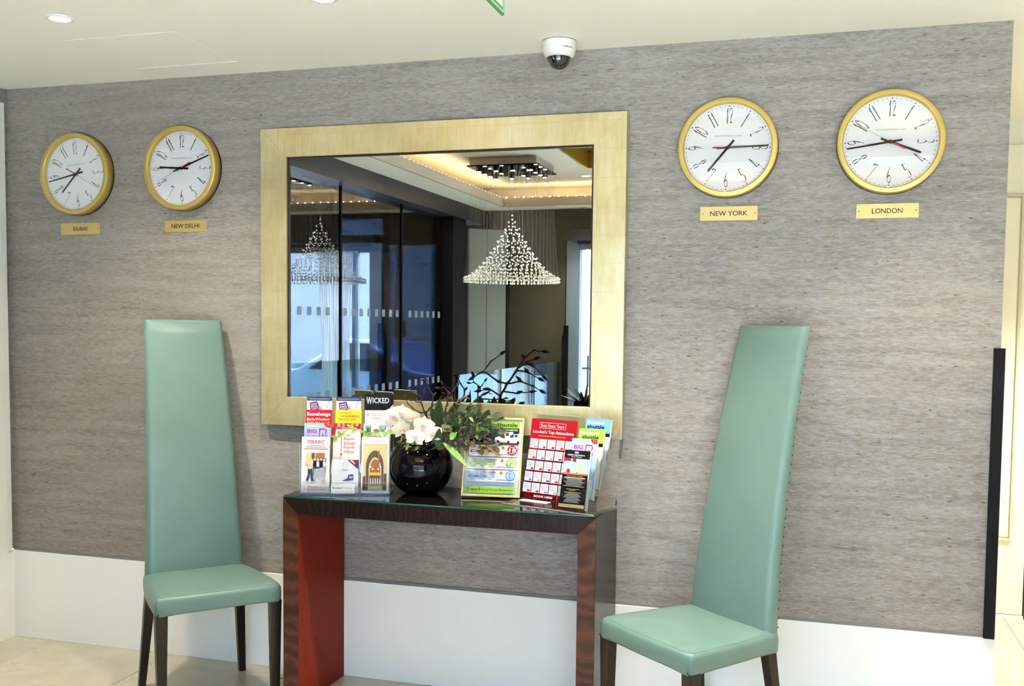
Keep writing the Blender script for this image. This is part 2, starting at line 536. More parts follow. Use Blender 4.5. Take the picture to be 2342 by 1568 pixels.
# corridor past the right end of the wall
struct(MB().box(1.6, 4.6, 1.81, 1.93, 0, ZC).build('wall_corridor', DOORCREAM), 'cream wall at the end of the side corridor')
struct(MB().box(4.2, 4.32, YF, 1.93, 0, ZC).build('wall_right', CREAM))
struct(MB().box(1.70, WR, 0.12, 1.81, 0, ZC).build('wall_corridor_side', DOORCREAM))
dr = struct(MB().box(1.84, 2.262, 1.775, 1.81, 0.018, 2.36).build('door_1', DOORCREAM, bevel=0.003), 'cream panelled door at the end of the corridor')
pn = MB()
pn.box(1.90, 2.182, 1.766, 1.776, 0.41, 2.10)
pn.build('door_panel', DOORCREAM, dr, bevel=0.006)
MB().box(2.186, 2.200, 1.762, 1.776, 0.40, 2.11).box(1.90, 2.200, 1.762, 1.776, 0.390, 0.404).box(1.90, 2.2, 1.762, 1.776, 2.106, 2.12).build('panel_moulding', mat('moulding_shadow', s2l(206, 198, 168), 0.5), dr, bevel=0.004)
MB().box(2.266, 2.276, 1.77, 1.80, 0.0, 0.44).build('edge_strip', mat('bronze', s2l(120, 84, 52), 0.4, metal=0.6), dr)
struct(MB().box(1.83, 2.4, 1.77, 1.812, 0.0, 0.016).build('trim_3', WHITE), 'white threshold under the corridor door')

# ------------------------------------------------------------------ rear of the lobby (seen in the mirror)
struct(MB().box(-1.68, -0.90, YF - 0.12, YF, 0, ZC).box(-0.90, 4.3, YF - 0.12, YF, 2.19, ZC).box(-0.90, 4.3, YF - 0.12, YF, 0, 0.15).box(2.9, 4.3, YF - 0.12, YF, 0.15, 2.19).build('wall_far', OLIVE), 'dark olive wall opposite the mirror')
# header and panes of the glass partition on the left
struct(MB().box(-1.86, -1.68, YF, -1.25, 2.346, ZC).build('wall_left_header', CHARCOAL), 'charcoal header above the glass partition')
struct(MB().box(-1.86, -1.70, -4.62, -4.30, 0, 2.346).build('wall_left_pier', BLACKWOOD), 'dark pier at the end of the glass partition')
part = thing('glass_partition', 'tall dark glass partition under a charcoal header, in the mirror', 'partition', (-1.80, -2.9, 0))
for a, b in ((-1.27, -2.40), (-2.412, -3.42), (-3.432, -4.30)):
    MB().box(-0.005, 0.005, b + 2.9, a + 2.9, 0.01, 2.346).build('glass_pane', GLASS_DK, part)
for y in (-2.406, -3.426):
    MB().box(-0.012, 0.012, y + 2.9 - 0.010, y + 2.9 + 0.010, 0.0, 2.346).build('mullion', BLACKM, part)
for zz in (1.52, 0.98):
    for i in range(22):
        yy = -1.6 - i * 0.125
        if abs(yy + 2.406) < 0.06 or abs(yy + 3.426) < 0.06:
            continue
        MB().box(0.0052, 0.0060, yy + 2.9 - 0.026, yy + 2.9 + 0.026, zz - 0.026, zz + 0.026).build('frosted_square', mat('frost', s2l(150, 165, 180), 0.7) if i == 0 and zz > 1.2 else bpy.data.materials['frost'], part)
# frontage window on the far wall at the right of the reflection
wf = struct(MB().box(-0.90, -0.78, YF - 0.10, YF + 0.03, 0.15, 2.19).box(-0.90, 2.9, YF - 0.10, YF + 0.02, 2.11, 2.19).box(-0.62, -0.585, YF - 0.10, YF + 0.0, 0.15, 2.11).box(1.0, 1.04, YF - 0.1, YF, 0.15, 2.11).build('window_1', mat('window_frame_grey', s2l(126, 140, 150), 0.5)), 'tall shopfront window opposite the mirror')
MB().box(-0.78, 2.9, YF - 0.06, YF - 0.05, 0.15, 2.11).build('window_pane', WINGLASS, wf)
bl = thing('roller_blind', 'grey roller blind box over the shopfront window', 'blind', (1.0, YF + 0.06, 2.19))
MB().box(-1.85, 1.85, -0.05, 0.05, 0.0, 0.095).build('blind_box', SHADEGREY, bl, bevel=0.004)
MB().box(-1.80, 1.80, -0.012, -0.008, -0.03, 0.0).build('blind_cloth', SHADEGREY, bl)
tag(MB().box(-0.915, -0.875, YF + 0.03, YF + 0.06, 0.0, 1.44).build('balustrade_post', BLACKM, bevel=0.003), 'black post on the olive wall beside the shopfront window, in the mirror', 'post')
dl = thing('door_leaf', 'pale grey door leaf standing open against the olive wall, in the mirror', 'door', (-1.74, -4.80, 0), (0, 0, math.radians(-40)))
MB().box(0, 0.36, -0.02, 0.02, 0.02, 2.289).build('leaf', PALEGREY, dl, bevel=0.003)
MB().box(0.362, 0.392, -0.03, 0.03, 0.02, 2.295).build('edge_frame', BLACKWOOD, dl)
MB().box(0.17, 0.174, -0.022, 0.022, 0.02, 2.289).build('groove', SHADEGREY, dl)

# vestibule and street front beyond the partition
VY = -6.2
vf = MB()
vf.box(-5.2, -3.76, VY - 0.15, VY, 0, 2.9).box(-3.76, -1.86, VY - 0.15, VY, 2.56, 2.9).box(-2.38, -1.68, VY - 0.15, VY, 0, 2.56).box(-4.00, -2.38, VY - 0.15, VY, 0, 0.30)
vf.box(-3.16, -2.38, VY - 0.15, VY, 2.27, 2.56)
struct(vf.build('wall_front', OLIVE), 'street front wall beyond the partition')
struct(MB().box(-5.3, -1.80, VY, -1.37, 2.9, 2.95).build('ceiling_vestibule', CHARCOAL))
struct(MB().box(-5.3, -5.2, VY, -1.37, 0, 2.9).build('wall_vestibule', OLIVE))
struct(MB().box(-1.80, -1.68, VY, YF - 0.12, 0, 2.9).build('wall_vestibule_side', OLIVE))
struct(MB().box(-1.86, -1.80, VY, -1.37, 2.47, 2.95).build('wall_vestibule_top', CHARCOAL))
struct(MB().box(-5.3, WL - 0.12, -1.45, -1.37, 0, 2.9).build('wall_vestibule_end', CHARCOAL))
w2 = struct(MB().box(-3.76, -2.38, VY - 0.12, VY - 0.03, 2.30, 2.38).box(-3.76, -3.73, VY - 0.12, VY - 0.03, 0.3, 2.56).box(-2.43, -2.38, VY - 0.12, VY - 0.03, 0.3, 2.27).box(-3.19, -3.13, VY - 0.12, VY - 0.03, 0.3, 2.56).build('window_2', mat('dark_window_frame', s2l(40, 44, 54), 0.4)), 'street window beyond the partition')
MB().box(-3.73, -3.19, VY - 0.08, VY - 0.07, 0.3, 2.56).build('window_pane', WINGLASS, w2)
MB().box(-3.13, -2.43, VY - 0.08, VY - 0.07, 0.3, 2.27).build('window_pane', WINGLASS, w2)
SHEER = bpy.data.materials.new('sheer'); SHEER.use_nodes = True
_t = SHEER.node_tree; _t.nodes.clear()
_o = _t.nodes.new('ShaderNodeOutputMaterial'); _a = _t.nodes.new('ShaderNodeBsdfTransparent'); _b = _t.nodes.new('ShaderNodeBsdfTranslucent'); _d = _t.nodes.new('ShaderNodeBsdfDiffuse')
_b.inputs[0].default_value = (0.95, 0.97, 1, 1); _d.inputs[0].default_value = (0.9, 0.93, 0.97, 1)
_m1 = _t.nodes.new('ShaderNodeMixShader'); _m2 = _t.nodes.new('ShaderNodeMixShader'); _m1.inputs[0].default_value = 0.3; _m2.inputs[0].default_value = 0.62
_t.links.new(_b.outputs[0], _m1.inputs[1]); _t.links.new(_d.outputs[0], _m1.inputs[2]); _t.links.new(_a.outputs[0], _m2.inputs[1]); _t.links.new(_m1.outputs[0], _m2.inputs[2]); _t.links.new(_m2.outputs[0], _o.inputs[0])
def curtain(cx, wt, wm, z0, z1, yy, label):
    mb = MB(); n, mrows = 64, 14; v = []; f = []
    for j in range(mrows + 1):
        tt = j / mrows; z = z1 + (z0 - z1) * tt
        ww = wt + (wm - wt) * math.sin(PI * min(1, tt * 1.05)) ** 2 * 0.8
        for i in range(n + 1):
            s = i / n - 0.5
            v.append((s * ww, 0.035 * math.sin(i * 1.35) + 0.008 * math.sin(i * 3.1 + j), z))
    for j in range(mrows):
        for i in range(n):
            a = j * (n + 1) + i
            f.append((a, a + 1, a + n + 2, a + n + 1))
    mb.add(v, f, True)
    th = thing('sheer_curtain', label, 'curtain', (cx, yy, 0))
    mb.build('drape', SHEER, th)
    MB().tube([(-wt / 2 - 0.05, 0, z1 + 0.012), (wt / 2 + 0.05, 0, z1 + 0.012)], 0.010, 8).build('curtain_rod', CHROME, th)
curtain(-0.48, 0.36, 0.26, 0.16, 2.10, YF + 0.13, 'gathered white sheer curtain at the edge of the shopfront window, in the mirror')

# street outside
struct(MB().box(-20, 12, -20, VY - 0.15, -0.35, -0.20).build('pavement', mat('bounce_paving', s2l(226, 226, 224), 0.8)), 'street outside, whitened to bounce light indoors')  # ground colour whitened to throw light up to the ceiling
FAC = mat('white_facade', s2l(120, 130, 146), 0.7)
fc = struct(MB().box(-16, 10, -13.4, -13.0, -0.2, 3.6).build('building_front', FAC), 'white building across the street')
SHUT = mat('shutter_line', s2l(120, 128, 140), 0.6)
for zz in (0.5, 1.15, 1.85, 2.5):
    MB().box(-8.2, -4.2, -13.0, -12.985, zz, zz + 0.025).build('shutter_seam', SHUT, fc)
MB().box(-16, 10, -13.0, -12.9, 3.0, 3.25).build('cornice', SHUT, fc)
for xx in (-7.9, -3.6, -1.0, 2.0):
    wn = MB().box(xx - 0.55, xx + 0.55, -13.0, -12.96, 0.9, 2.4).build('facade_window', mat('street_window', s2l(50, 64, 90), 0.15) if xx == -7.9 else bpy.data.materials['street_window'], fc)
    MB().box(xx - 0.02, xx + 0.02, -12.96, -12.94, 0.9, 2.4).build('glazing_bar', FAC, wn)
ns = thing('notice_board', 'dark framed notice with a round exclamation sign, in the mirror', 'sign', (-2.955, VY + 0.02, 1.384), (0, 0, PI))
MB().box(-0.075, 0.075, -0.012, 0.0, -0.09, 0.09).build('board', mat('notice_grey', s2l(96, 98, 100), 0.6), ns)
MB().lathe([(0.050, 0.0125), (0.050, 0.0135)], 24, 'y', cap1=True, c=(0, 0, 0.025)).build('disc', INK, ns)
MB().box(-0.006, 0.006, -0.015, -0.0136, 0.012, 0.06).box(-0.006, 0.006, -0.015, -0.0136, -0.008, 0.003).build('exclamation_mark', mat('notice_pale', s2l(150, 152, 156), 0.6), ns)
rl = thing('street_railing', 'black iron street railing across the road, in the mirror', 'railing', (-5.0, -10.5, -0.2))
for zz in (0.25, 1.0):
    MB().box(-3.0, 3.2, -0.02, 0.02, zz, zz + 0.03).build('rail', BLACKM, rl)
pm = MB().box(-0.012, 0.012, -0.012, 0.012, 0, 1.2).mesh('baluster'); pm.materials.append(BLACKM)
for i in range(34):
    o = bpy.data.objects.new('baluster', pm); COL.objects.link(o); o.parent = rl; o.location = (-3.0 + i * 0.185, 0, 0)
CARB = mat('car_blue', s2l(52, 84, 150), 0.2, coat=1.0)
CARG = mat('car_glass', s2l(20, 30, 48), 0.05, spec=0.8)
def car(label, x, y, col):
    th = thing('parked_car', label, 'car', (x, y, -0.2))
    prof = [(-2.0, 0.35), (-2.05, 0.75), (-1.5, 0.92), (-0.9, 1.02), (-0.3, 1.42), (0.75, 1.44), (1.4, 1.05), (1.95, 0.98), (2.05, 0.7), (2.0, 0.35)]
    MB().prism_xz(prof, -0.82, 0.82).build('car_body', col, th, bevel=0.08, seg=3)
    MB().prism_xz([(-0.75, 1.03), (-0.28, 1.36), (0.2, 1.38), (0.2, 1.03)], -0.83, 0.83).prism_xz([(0.26, 1.03), (0.26, 1.38), (0.72, 1.38), (1.22, 1.04)], -0.83, 0.83).build('side_glass', CARG, th)
    for wx in (-1.25, 1.25):
        for wy in (-0.80, 0.80):
            MB().lathe([(0.16, 0.0), (0.31, 0.02), (0.33, 0.09), (0.31, 0.16), (0.16, 0.18)], 24, 'y', True, True, c=(wx, wy + 0.09, 0.33)).build('wheel', BLACKM, th)
car('dark blue parked car outside the left window, in the mirror', -4.9, -8.6, CARB)
car('silver blue parked car outside the shopfront window, in the mirror', 0.2, -8.8, mat('car_silver', s2l(120, 140, 176), 0.25, coat=1.0))

# glass balustrade
bal = thing('glass_balustrade', 'frameless glass balustrade with dark joints, in the mirror', 'balustrade', (-0.93, -3.5, 0))
for a, b in ((-2.30, -3.20), (-3.21, -4.10), (-4.11, -4.98)):
    MB().box(-0.006, 0.006, b + 3.5, a + 3.5, 0.06, 1.125).build('glass_pane', GLASS_BL, bal)
for y in (-2.296, -3.205, -4.105):
    MB().box(-0.008, 0.008, y + 3.494, y + 3.506, 0.06, 1.125).build('joint', BLACKM, bal)
MB().box(-0.03, 0.03, -1.48, 1.21, 0.0, 0.06).build('base_channel', BLACKM, bal)

# chandelier
ch = thing('chandelier', 'square chandelier with a cone of hanging crystal beads, in the mirror', 'chandelier', (-0.99, -3.66, 0))
MB().box(-0.255, 0.255, -0.255, 0.255, 2.612, 2.667).build('canopy', mat('canopy_grey', s2l(150, 146, 138), 0.35, metal=0.3), ch, bevel=0.002)
MB().box(-0.272, 0.272, -0.272, 0.272, 2.603, 2.612).build('mirror_plate', mat('plate_black', s2l(36, 36, 38), 0.08, metal=0.8), ch)
for i in range(4):
    for j in range(4):
        if (i, j) in ((1, 1), (2, 2)):
            continue
        px, py = -0.20 + 0.133 * i, -0.20 + 0.133 * j
        c_ = MB().lathe([(0.021, 2.575), (0.021, 2.603)], 16, 'z', True, True, c=(px, py, 0)).build('spot_cup', BLACKM, ch)
        MB().lathe([(0.014, 2.572), (0.014, 2.5755)], 16, 'z', True, True, c=(px, py, 0)).build('lens', LENS, c_)
wires = MB(); beads = MB()
K = 13; R0 = 0.355
for k in range(K + 1):
    r = R0 * k / K; n = max(1, int(2 * PI * r / 0.044))
    z0 = 1.80 + 0.47 * (1 - k / K) ** 1.55
    for i in range(n):
        a = 2 * PI * i / n + k * 0.37
        x, y = r * math.cos(a), r * math.sin(a)
        if abs(x) > 0.27 or abs(y) > 0.27:
            wires.tube([(max(-.27, min(.27, x)), max(-.27, min(.27, y)), 2.603), (x, y, z0)], 0.00026, 3, False, False)
        else:
            wires.tube([(x, y, 2.603), (x, y, z0)], 0.00026, 3, False, False)
        for q in range(2):
            beads.octa((x, y, z0 - 0.028 * q + random.uniform(-0.006, 0.006)), 0.0085)
for i in range(80):
    a = 2 * PI * i / 80
    for q in range(2):
        beads.octa((0.362 * math.cos(a), 0.362 * math.sin(a), 1.792 - 0.022 * q), 0.0105)
rodm = mat('glass_rod', s2l(200, 205, 205), 0.1, spec=0.8)
for i in range(12):
    rx, ry = -0.25 + 0.166 * (i % 4), (-0.25, 0.0, 0.25)[i // 4]
    for sg_ in (-1, 1):
        MB().tube([(rx + 0.03 + 0.028 * sg_, ry, 2.600), (rx + 0.03 + 0.004 * sg_, ry, 2.505)], 0.0013, 5).build('glass_rod', rodm, ch)
o = wires.build('wires', mat('wire', s2l(170, 170, 170), 0.3, metal=0.6), ch); o['kind'] = 'stuff'
o = beads.build('crystal_beads', CRYSTAL, ch); o['kind'] = 'stuff'
ld = bpy.data.lights.new('chandelier_lamp', 'SPOT'); ld.energy = 60; ld.color = (1.0, 0.9, 0.74); ld.spot_size = math.radians(75); ld.spot_blend = 0.5; ld.shadow_soft_size = 0.15
lo = bpy.data.objects.new('chandelier_lamp', ld); COL.objects.link(lo); lo.parent = ch; lo.location = (0, 0, 2.565)

# ------------------------------------------------------------------ ceiling fittings
def downlight(x, y, label, energy, z=ZC, aim=(0, 0), size=105, blend=0.7, col=(1.0, 0.93, 0.82)):
    th = thing('downlight', label, 'ceiling light', (x, y, z), group='recessed ceiling downlights')
    MB().lathe([(0.032, -0.001), (0.034, -0.005), (0.043, -0.004), (0.044, 0.0)], 32, 'z').build('trim_ring', PLASTIC_W, th)
    MB().lathe([(0.0005, -0.0015), (0.032, -0.0015)], 32, 'z').build('lens', LENS, th)
    l = bpy.data.lights.new('downlight_lamp', 'SPOT'); l.energy = energy; l.color = col
    l.spot_size = math.radians(size); l.spot_blend = blend; l.shadow_soft_size = 0.035
    o = bpy.data.objects.new('downlight_lamp', l); COL.objects.link(o); o.parent = th; o.location = (0, 0, -0.012)
    o.rotation_euler = (math.radians(aim[0]), math.radians(aim[1]), 0)
    return th
downlight(-1.2566, -0.8257, 'recessed downlight in the ceiling above the clocks on the left', 68, aim=(3, 0), size=125, blend=1.0, col=(1.0, 0.90, 0.76))
downlight(-0.288, -0.790, 'recessed downlight cut off by the top edge, left of the exit sign', 66, aim=(3, 0), size=125, blend=1.0, col=(1.0, 0.90, 0.76))
downlight(0.68, -0.78, 'recessed downlight in the ceiling right of the exit sign', 120, size=85, blend=1.0)
downlight(1.62, -0.76, 'recessed downlight nearest the right end of the wallpapered wall', 60)
downlight(-0.60, -4.45, 'recessed downlight in the ceiling tray near the shopfront window', 60, 2.667)
downlight(1.2, -4.5, 'added downlight in the ceiling tray behind the viewer, brightening the room', 160, 2.667)  # unseen lamp, added to raise the general light
downlight(2.9, 0.9, 'recessed downlight in the side corridor', 240)

ap = thing('access_panel', 'flush square access panel in the cream ceiling', 'ceiling panel', (-1.212, -0.385, ZC))
MB().box(-0.228, 0.228, -0.205, 0.205, -0.0008, 0.0).build('panel', CREAM, ap)
MB().box(-0.232, 0.232, 0.207, 0.212, -0.003, 0.0).build('edge_bead', PLASTIC_W, ap)
MB().lathe([(0.007, -0.004), (0.007, 0.0)], 12, 'z', True, False, c=(-0.006, -0.19, 0)).build('latch', PLASTIC_W, ap)

ex = thing('exit_sign', 'green running-man exit sign hanging from the ceiling', 'sign', (0.35, -0.93, 2.33))
MB().box(-0.004, 0.004, -0.36, 0.0, 0.0, 0.13).build('plate', SIGNGREEN, ex)
MB().box(0.0042, 0.0048, -0.352, -0.008, 0.006, 0.009).box(0.0042, 0.0048, -0.011, -0.008, 0.006, 0.125).build('border_line', SIGNWHITE, ex)
mg = MB()
def yz(poly, x=0.0046):
    mg.add([(x, a, b) for a, b in poly], [tuple(range(len(poly)))])
yz([(-0.075, 0.018), (-0.018, 0.018), (-0.018, 0.115), (-0.075, 0.115)])
yz([(-0.118, 0.020), (-0.104, 0.020), (-0.088, 0.055), (-0.100, 0.062)])
yz([(-0.100, 0.050), (-0.084, 0.050), (-0.082, 0.092), (-0.102, 0.092)])
mg.build('running_man', SIGNWHITE, ex)
for y in (-0.30, -0.06):
    MB().box(-0.002, 0.002, y - 0.004, y + 0.004, 0.13, ZC - 2.33).build('hanger', CHROME, ex)

# dome camera on the ceiling
dc = thing('dome_camera', 'white dome security camera on the ceiling above the mirror', 'camera', (0.3124, -0.129, ZC))
MB().lathe([(0.0625, 0.0), (0.0625, -0.002)], 48, 'z').build('gasket', SHADEGREY, dc)
MB().lathe([(0.0615, -0.0015), (0.0615, -0.022), (0.0605, -0.0225), (0.0605, -0.030), (0.058, -0.043), (0.053, -0.053), (0.047, -0.058), (0.043, -0.0585), (0.042, -0.055)], 48, 'z').build('housing', PLASTIC_W, dc)
MB().lathe([(0.042, -0.056), (0.0405, -0.068), (0.036, -0.080), (0.028, -0.090), (0.016, -0.0975), (0.0004, -0.100)], 40, 'z').build('dome', DOME, dc)
az0 = math.atan2(-3.7022 + 0.129, 1.2222 - 0.3124)
mb = MB()
for i, chh in enumerate('SAMSUNG'):
    az = az0 + math.radians(14 + i * 5.4)
    vs, fs, x0, x1, y0, y1 = text_data(chh, 0.02)
    h = 0.0062; sc_ = h / 0.72; wd = min((x1 - x0) * sc_, 0.0048); out = []
    for v in vs:
        a = (v.x - (x0 + x1) / 2) / (x1 - x0) * wd; b = (v.y - y0) / (y1 - y0) * h
        r = 0.0614; aa = az + a / r
        out.append((r * math.cos(aa), r * math.sin(aa), -0.0345 + b))
    mb.add(out, fs)
mb.build('lettering', INK, dc)

# ------------------------------------------------------------------ the gilt mirror
X0, X1, Z0, Z1 = -0.9611, 0.5487, 1.0293, 2.2337
x0, x1, z0, z1 = -0.843, 0.426, 1.146, 2.118
mr = thing('wall_mirror', 'large wall mirror in a wide gold leaf frame', 'mirror', (0, 0, 0))
g = 0.0
for nm, poly in (('frame_top', [(X0, Z1), (X1, Z1), (x1, z1), (x0, z1)]), ('frame_bottom', [(X0, Z0), (X1, Z0), (x1, z0), (x0, z0)]),
                 ('frame_left', [(X0, Z0 + g), (X0, Z1 - g), (x0, z1 - g), (x0, z0 + g)]), ('frame_right', [(X1, Z0 + g), (X1, Z1 - g), (x1, z1 - g), (x1, z0 + g)])):
    MB().prism_xz(poly, -0.040, -0.001).build(nm, GOLD, mr, bevel=0.0012)
MB().box(x0 - 0.01, x1 + 0.01, -0.024, -0.020, z0 - 0.01, z1 + 0.01).build('mirror_glass', MIRROR, mr)
e = 0.007
MB().box(x0 + 0.0005, x0 + e, -0.031, -0.0245, z0, z1).box(x1 - e, x1 - 0.0005, -0.031, -0.0245, z0, z1).box(x0 + e, x1 - e, -0.031, -0.0245, z1 - e, z1 - 0.0005).build('inner_lip_shade', mat('lip_shade', s2l(44, 32, 20), 0.4), mr)  # shade at the frame's inner edge, put in as dark strips

# ------------------------------------------------------------------ clocks
GL = {  # narrow hand-lettered numerals: strokes in a 1 x 2 box, y up
 '0': [[(0.5, 2), (0.2, 1.6), (0.1, 1), (0.2, 0.4), (0.5, 0), (0.8, 0.4), (0.9, 1), (0.8, 1.6), (0.5, 2)]],
 '1': [[(0.35, 1.45), (0.55, 2.0), (0.55, 0.0)]],
 '2': [[(0.15, 1.5), (0.3, 1.9), (0.55, 2.0), (0.8, 1.75), (0.75, 1.3), (0.55, 0.8), (0.45, 0.2), (0.6, 0.12), (0.85, 0.15)]],
 '3': [[(0.15, 1.85), (0.45, 2.0), (0.8, 1.75), (0.75, 1.3), (0.4, 1.05), (0.8, 0.85), (0.9, 0.4), (0.6, 0.02), (0.15, 0.12)]],
 '4': [[(0.7, 0.0), (0.7, 2.0), (0.15, 0.55), (0.95, 0.55)]],
 '5': [[(0.85, 1.95), (0.3, 1.95), (0.25, 1.15), (0.6, 1.2), (0.88, 0.8), (0.8, 0.25), (0.45, 0.0), (0.12, 0.2)]],
 '6': [[(0.6, 2.0), (0.35, 1.5), (0.15, 0.8), (0.25, 0.2), (0.5, 0.0), (0.8, 0.25), (0.85, 0.7), (0.6, 1.0), (0.2, 0.75)]],
 '7': [[(0.15, 1.75), (0.2, 2.0), (0.85, 2.0), (0.45, 0.0)]],
 '8': [[(0.5, 1.08), (0.22, 1.45), (0.3, 1.85), (0.5, 2.0), (0.72, 1.85), (0.78, 1.45), (0.5, 1.08), (0.2, 0.65), (0.2, 0.2), (0.5, 0.0), (0.8, 0.2), (0.8, 0.65), (0.5, 1.08)]],
 '9': [[(0.4, 0.0), (0.65, 0.5), (0.85, 1.2), (0.75, 1.8), (0.5, 2.0), (0.2, 1.75), (0.15, 1.3), (0.4, 1.0), (0.8, 1.25)]],
}
GD = {'2': [(0.5, 0.14)], '5': [(0.25, 1.9)], '7': [(0.2, 1.85)], '1': [], '6': [(0.5, 1.0)], '4': [(0.7, 0.5)]}
def strokes(mb, pts, wd, y, xf):
    P = [Vector((*xf(a, b), 0)) for a, b in pts]
    for i in range(len(P) - 1):
        d = (P[i + 1] - P[i]); L = d.length
        if L < 1e-6:
            continue
        d /= L; nrm = Vector((-d.y, d.x, 0)); tt = min(1.0, abs(d.y) * 0.5 + 0.5)
        h = wd * 0.5 * (0.65 + 0.7 * (i % 3 == 1))
        a, b = P[i] - d * h * 0.6, P[i + 1] + d * h * 0.6
        q = [a - nrm * h, b - nrm * h, b + nrm * h, a + nrm * h]
        mb.add([(v.x, y, v.y) for v in q], [(0, 1, 2, 3)])

def clock(cx, cz, city_label, tilt, hh, mm, ss):
    th = thing('wall_clock', city_label, 'clock', (cx, 0, cz), group='four brass world-time clocks')
    R = 0.17405; fd = 0.026
    MB().lathe([(R - 0.004, 0.001), (R, 0.003), (R, 0.0455), (R - 0.0012, 0.0475)], 96, 'y').lathe([(R - 0.0012, 0.0475), (R - 0.003, 0.0487), (R - 0.0165, 0.0489)], 96, 'y').lathe([(R - 0.0165, 0.0489), (R - 0.0192, 0.0468), (R - 0.0198, fd)], 96, 'y').build('rim', BRASS, th)
    MB().lathe([(R + 0.0012, 0.0), (R + 0.0012, 0.004), (R - 0.004, 0.004)], 72, 'y').build('back_plate', BLACKM, th)
    MB().lathe([(0.0004, fd), (R - 0.0195, fd)], 72, 'y').build('face', FACE, th)
    tl = math.radians(tilt)
    for h in range(1, 13):
        a = tl + math.radians(30 * h)          # clockwise from the top
        rad = 0.1125
        px, pz = rad * math.sin(a), rad * math.cos(a)
        rot = a if h in (9, 10, 11, 12, 1, 2, 3) else a + PI   # numerals stand on the rim below
        s = str(h); mb = MB()
        for i, chh in enumerate(s):
            off = (i - (len(s) - 1) / 2) * 0.0125
            def xf(u, v, off=off, rot=rot):
                lx = (u - 0.5) * 0.0165 + off; lz = (v - 1.0) * 0.0265
                return (px + lx * math.cos(rot) + lz * math.sin(rot), pz - lx * math.sin(rot) + lz * math.cos(rot))
            for st in GL[chh]:
                strokes(mb, st, 0.0023, -fd - 0.0005, xf)
            for (u, v) in GD.get(chh, []):
                qx, qz = xf(u, v); k = 0.0023
                mb.add([(qx - k, -fd - 0.0005, qz - k), (qx + k, -fd - 0.0005, qz - k), (qx + k, -fd - 0.0005, qz + k), (qx - k, -fd - 0.0005, qz + k)], [(0, 1, 2, 3)])
        mb.build('numeral', INK, th)
    mb = MB()
    for i in range(60):
        a = tl + 2 * PI * i / 60; r = 0.0024 if i % 5 == 0 else 0.0014
        c0 = (0.1465 * math.sin(a), 0.1465 * math.cos(a))
        mb.add([(c0[0] + r * math.cos(k * PI / 4), -fd - 0.0005, c0[1] + r * math.sin(k * PI / 4)) for k in range(8)], [tuple(range(8))])
    mb.build('minute_track', INK, th)
    mb = MB(); text_mb(mb, 'www.theshaftesbury.com', 0, 0.042, 0.098, 0.0085, -fd - 0.0006, tilt=-tl); mb.build('printed_address', GREYINK, th)
    def hand(name, ang, L, tail, wd, wt, y, mt):
        a = math.radians(ang); d = (math.sin(a), math.cos(a)); n = (math.cos(a), -math.sin(a))
        pl = [(-tail, -wd), (-tail, wd), (0, wd), (L, wt), (L, -wt), (0, -wd)]
        MB().prism_xz([(d[0] * t + n[0] * s, d[1] * t + n[1] * s) for t, s in pl], y - 0.0012, y).build(name, mt, th)
    hand('hour_hand', hh, 0.106, 0.034, 0.0040, 0.0036, -fd - 0.004, HAND)
    hand('minute_hand', mm, 0.143, 0.038, 0.0036, 0.0026, -fd - 0.007, HAND)
    hand('second_hand', ss, 0.128, 0.0, 0.0007, 0.0004, -fd - 0.010, SILVER)
    hand('second_tail', ss + 180, 0.052, 0.0, 0.0020, 0.0024, -fd - 0.010, REDHAND)
    MB().lathe([(0.006, fd), (0.006, fd + 0.0125), (0.0004, fd + 0.0128)], 20, 'y').build('hub', HAND, th)
    MB().lathe([(0.0004, 0.0448), (R - 0.0190, 0.0448)], 72, 'y').build('cover_glass', CGLASS, th)
clock(-1.8718, 2.0835, 'brass wall clock above the plate reading DUBAI', -4.0, 223, 258, 118.7)
clock(-1.3418, 2.0915, 'brass wall clock above the plate reading NEW DELHI', 0.0, 274, 70, 244.6)
clock(0.9098, 2.0883, 'brass wall clock above the plate reading NEW YORK', 1.5, 220, 89, 91)
clock(1.4550, 2.0869, 'brass wall clock above the plate reading LONDON', 0.8, 112, 262, 298)

def plate(cx, cz, txt, tw, label):
    th = thing('name_plate', label, 'plaque', (cx, 0, cz), group='engraved brass city plates')
    MB().box(-0.10145, 0.10145, -0.003, 0, -0.0251, 0.0251).build('plate', BRASS_P, th, bevel=0.0006)
    mb = MB(); text_mb(mb, txt, 0, 0, tw, 0.0172, -0.0034, 0.008); mb.build('lettering', INK, th)
    for s in (-1, 1):
        MB().lathe([(0.0032, 0.003), (0.0030, 0.0045), (0.0003, 0.0050)], 12, 'y', c=(s * 0.0925, 0, 0)).build('screw', BRASS, th)
plate(-1.8761, 1.8508, 'DUBAI', 0.073, 'small brass plate engraved DUBAI')
plate(-1.3432, 1.8539, 'NEW DELHI', 0.135, 'small brass plate engraved NEW DELHI')
plate(0.9168, 1.8595, 'NEW YORK', 0.132, 'small brass plate engraved NEW YORK')
plate(1.4530, 1.8571, 'LONDON', 0.099, 'small brass plate engraved LONDON')

# black upright at the right end of the wall
bp = thing('rail_post', 'black flat metal post fixed to the right end of the wall', 'post', (1.822, -0.012, 0.400))
MB().box(-0.017, 0.017, -0.012, 0.010, 0.0, 0.99).build('bar', BLACKM, bp, bevel=0.001)
for zz in (0.85, 0.16):
    MB().lathe([(0.005, 0.012), (0.0045, 0.0132), (0.0003, 0.0135)], 12, 'y', c=(-0.002, 0, zz)).build('screw', BLACKM, bp)

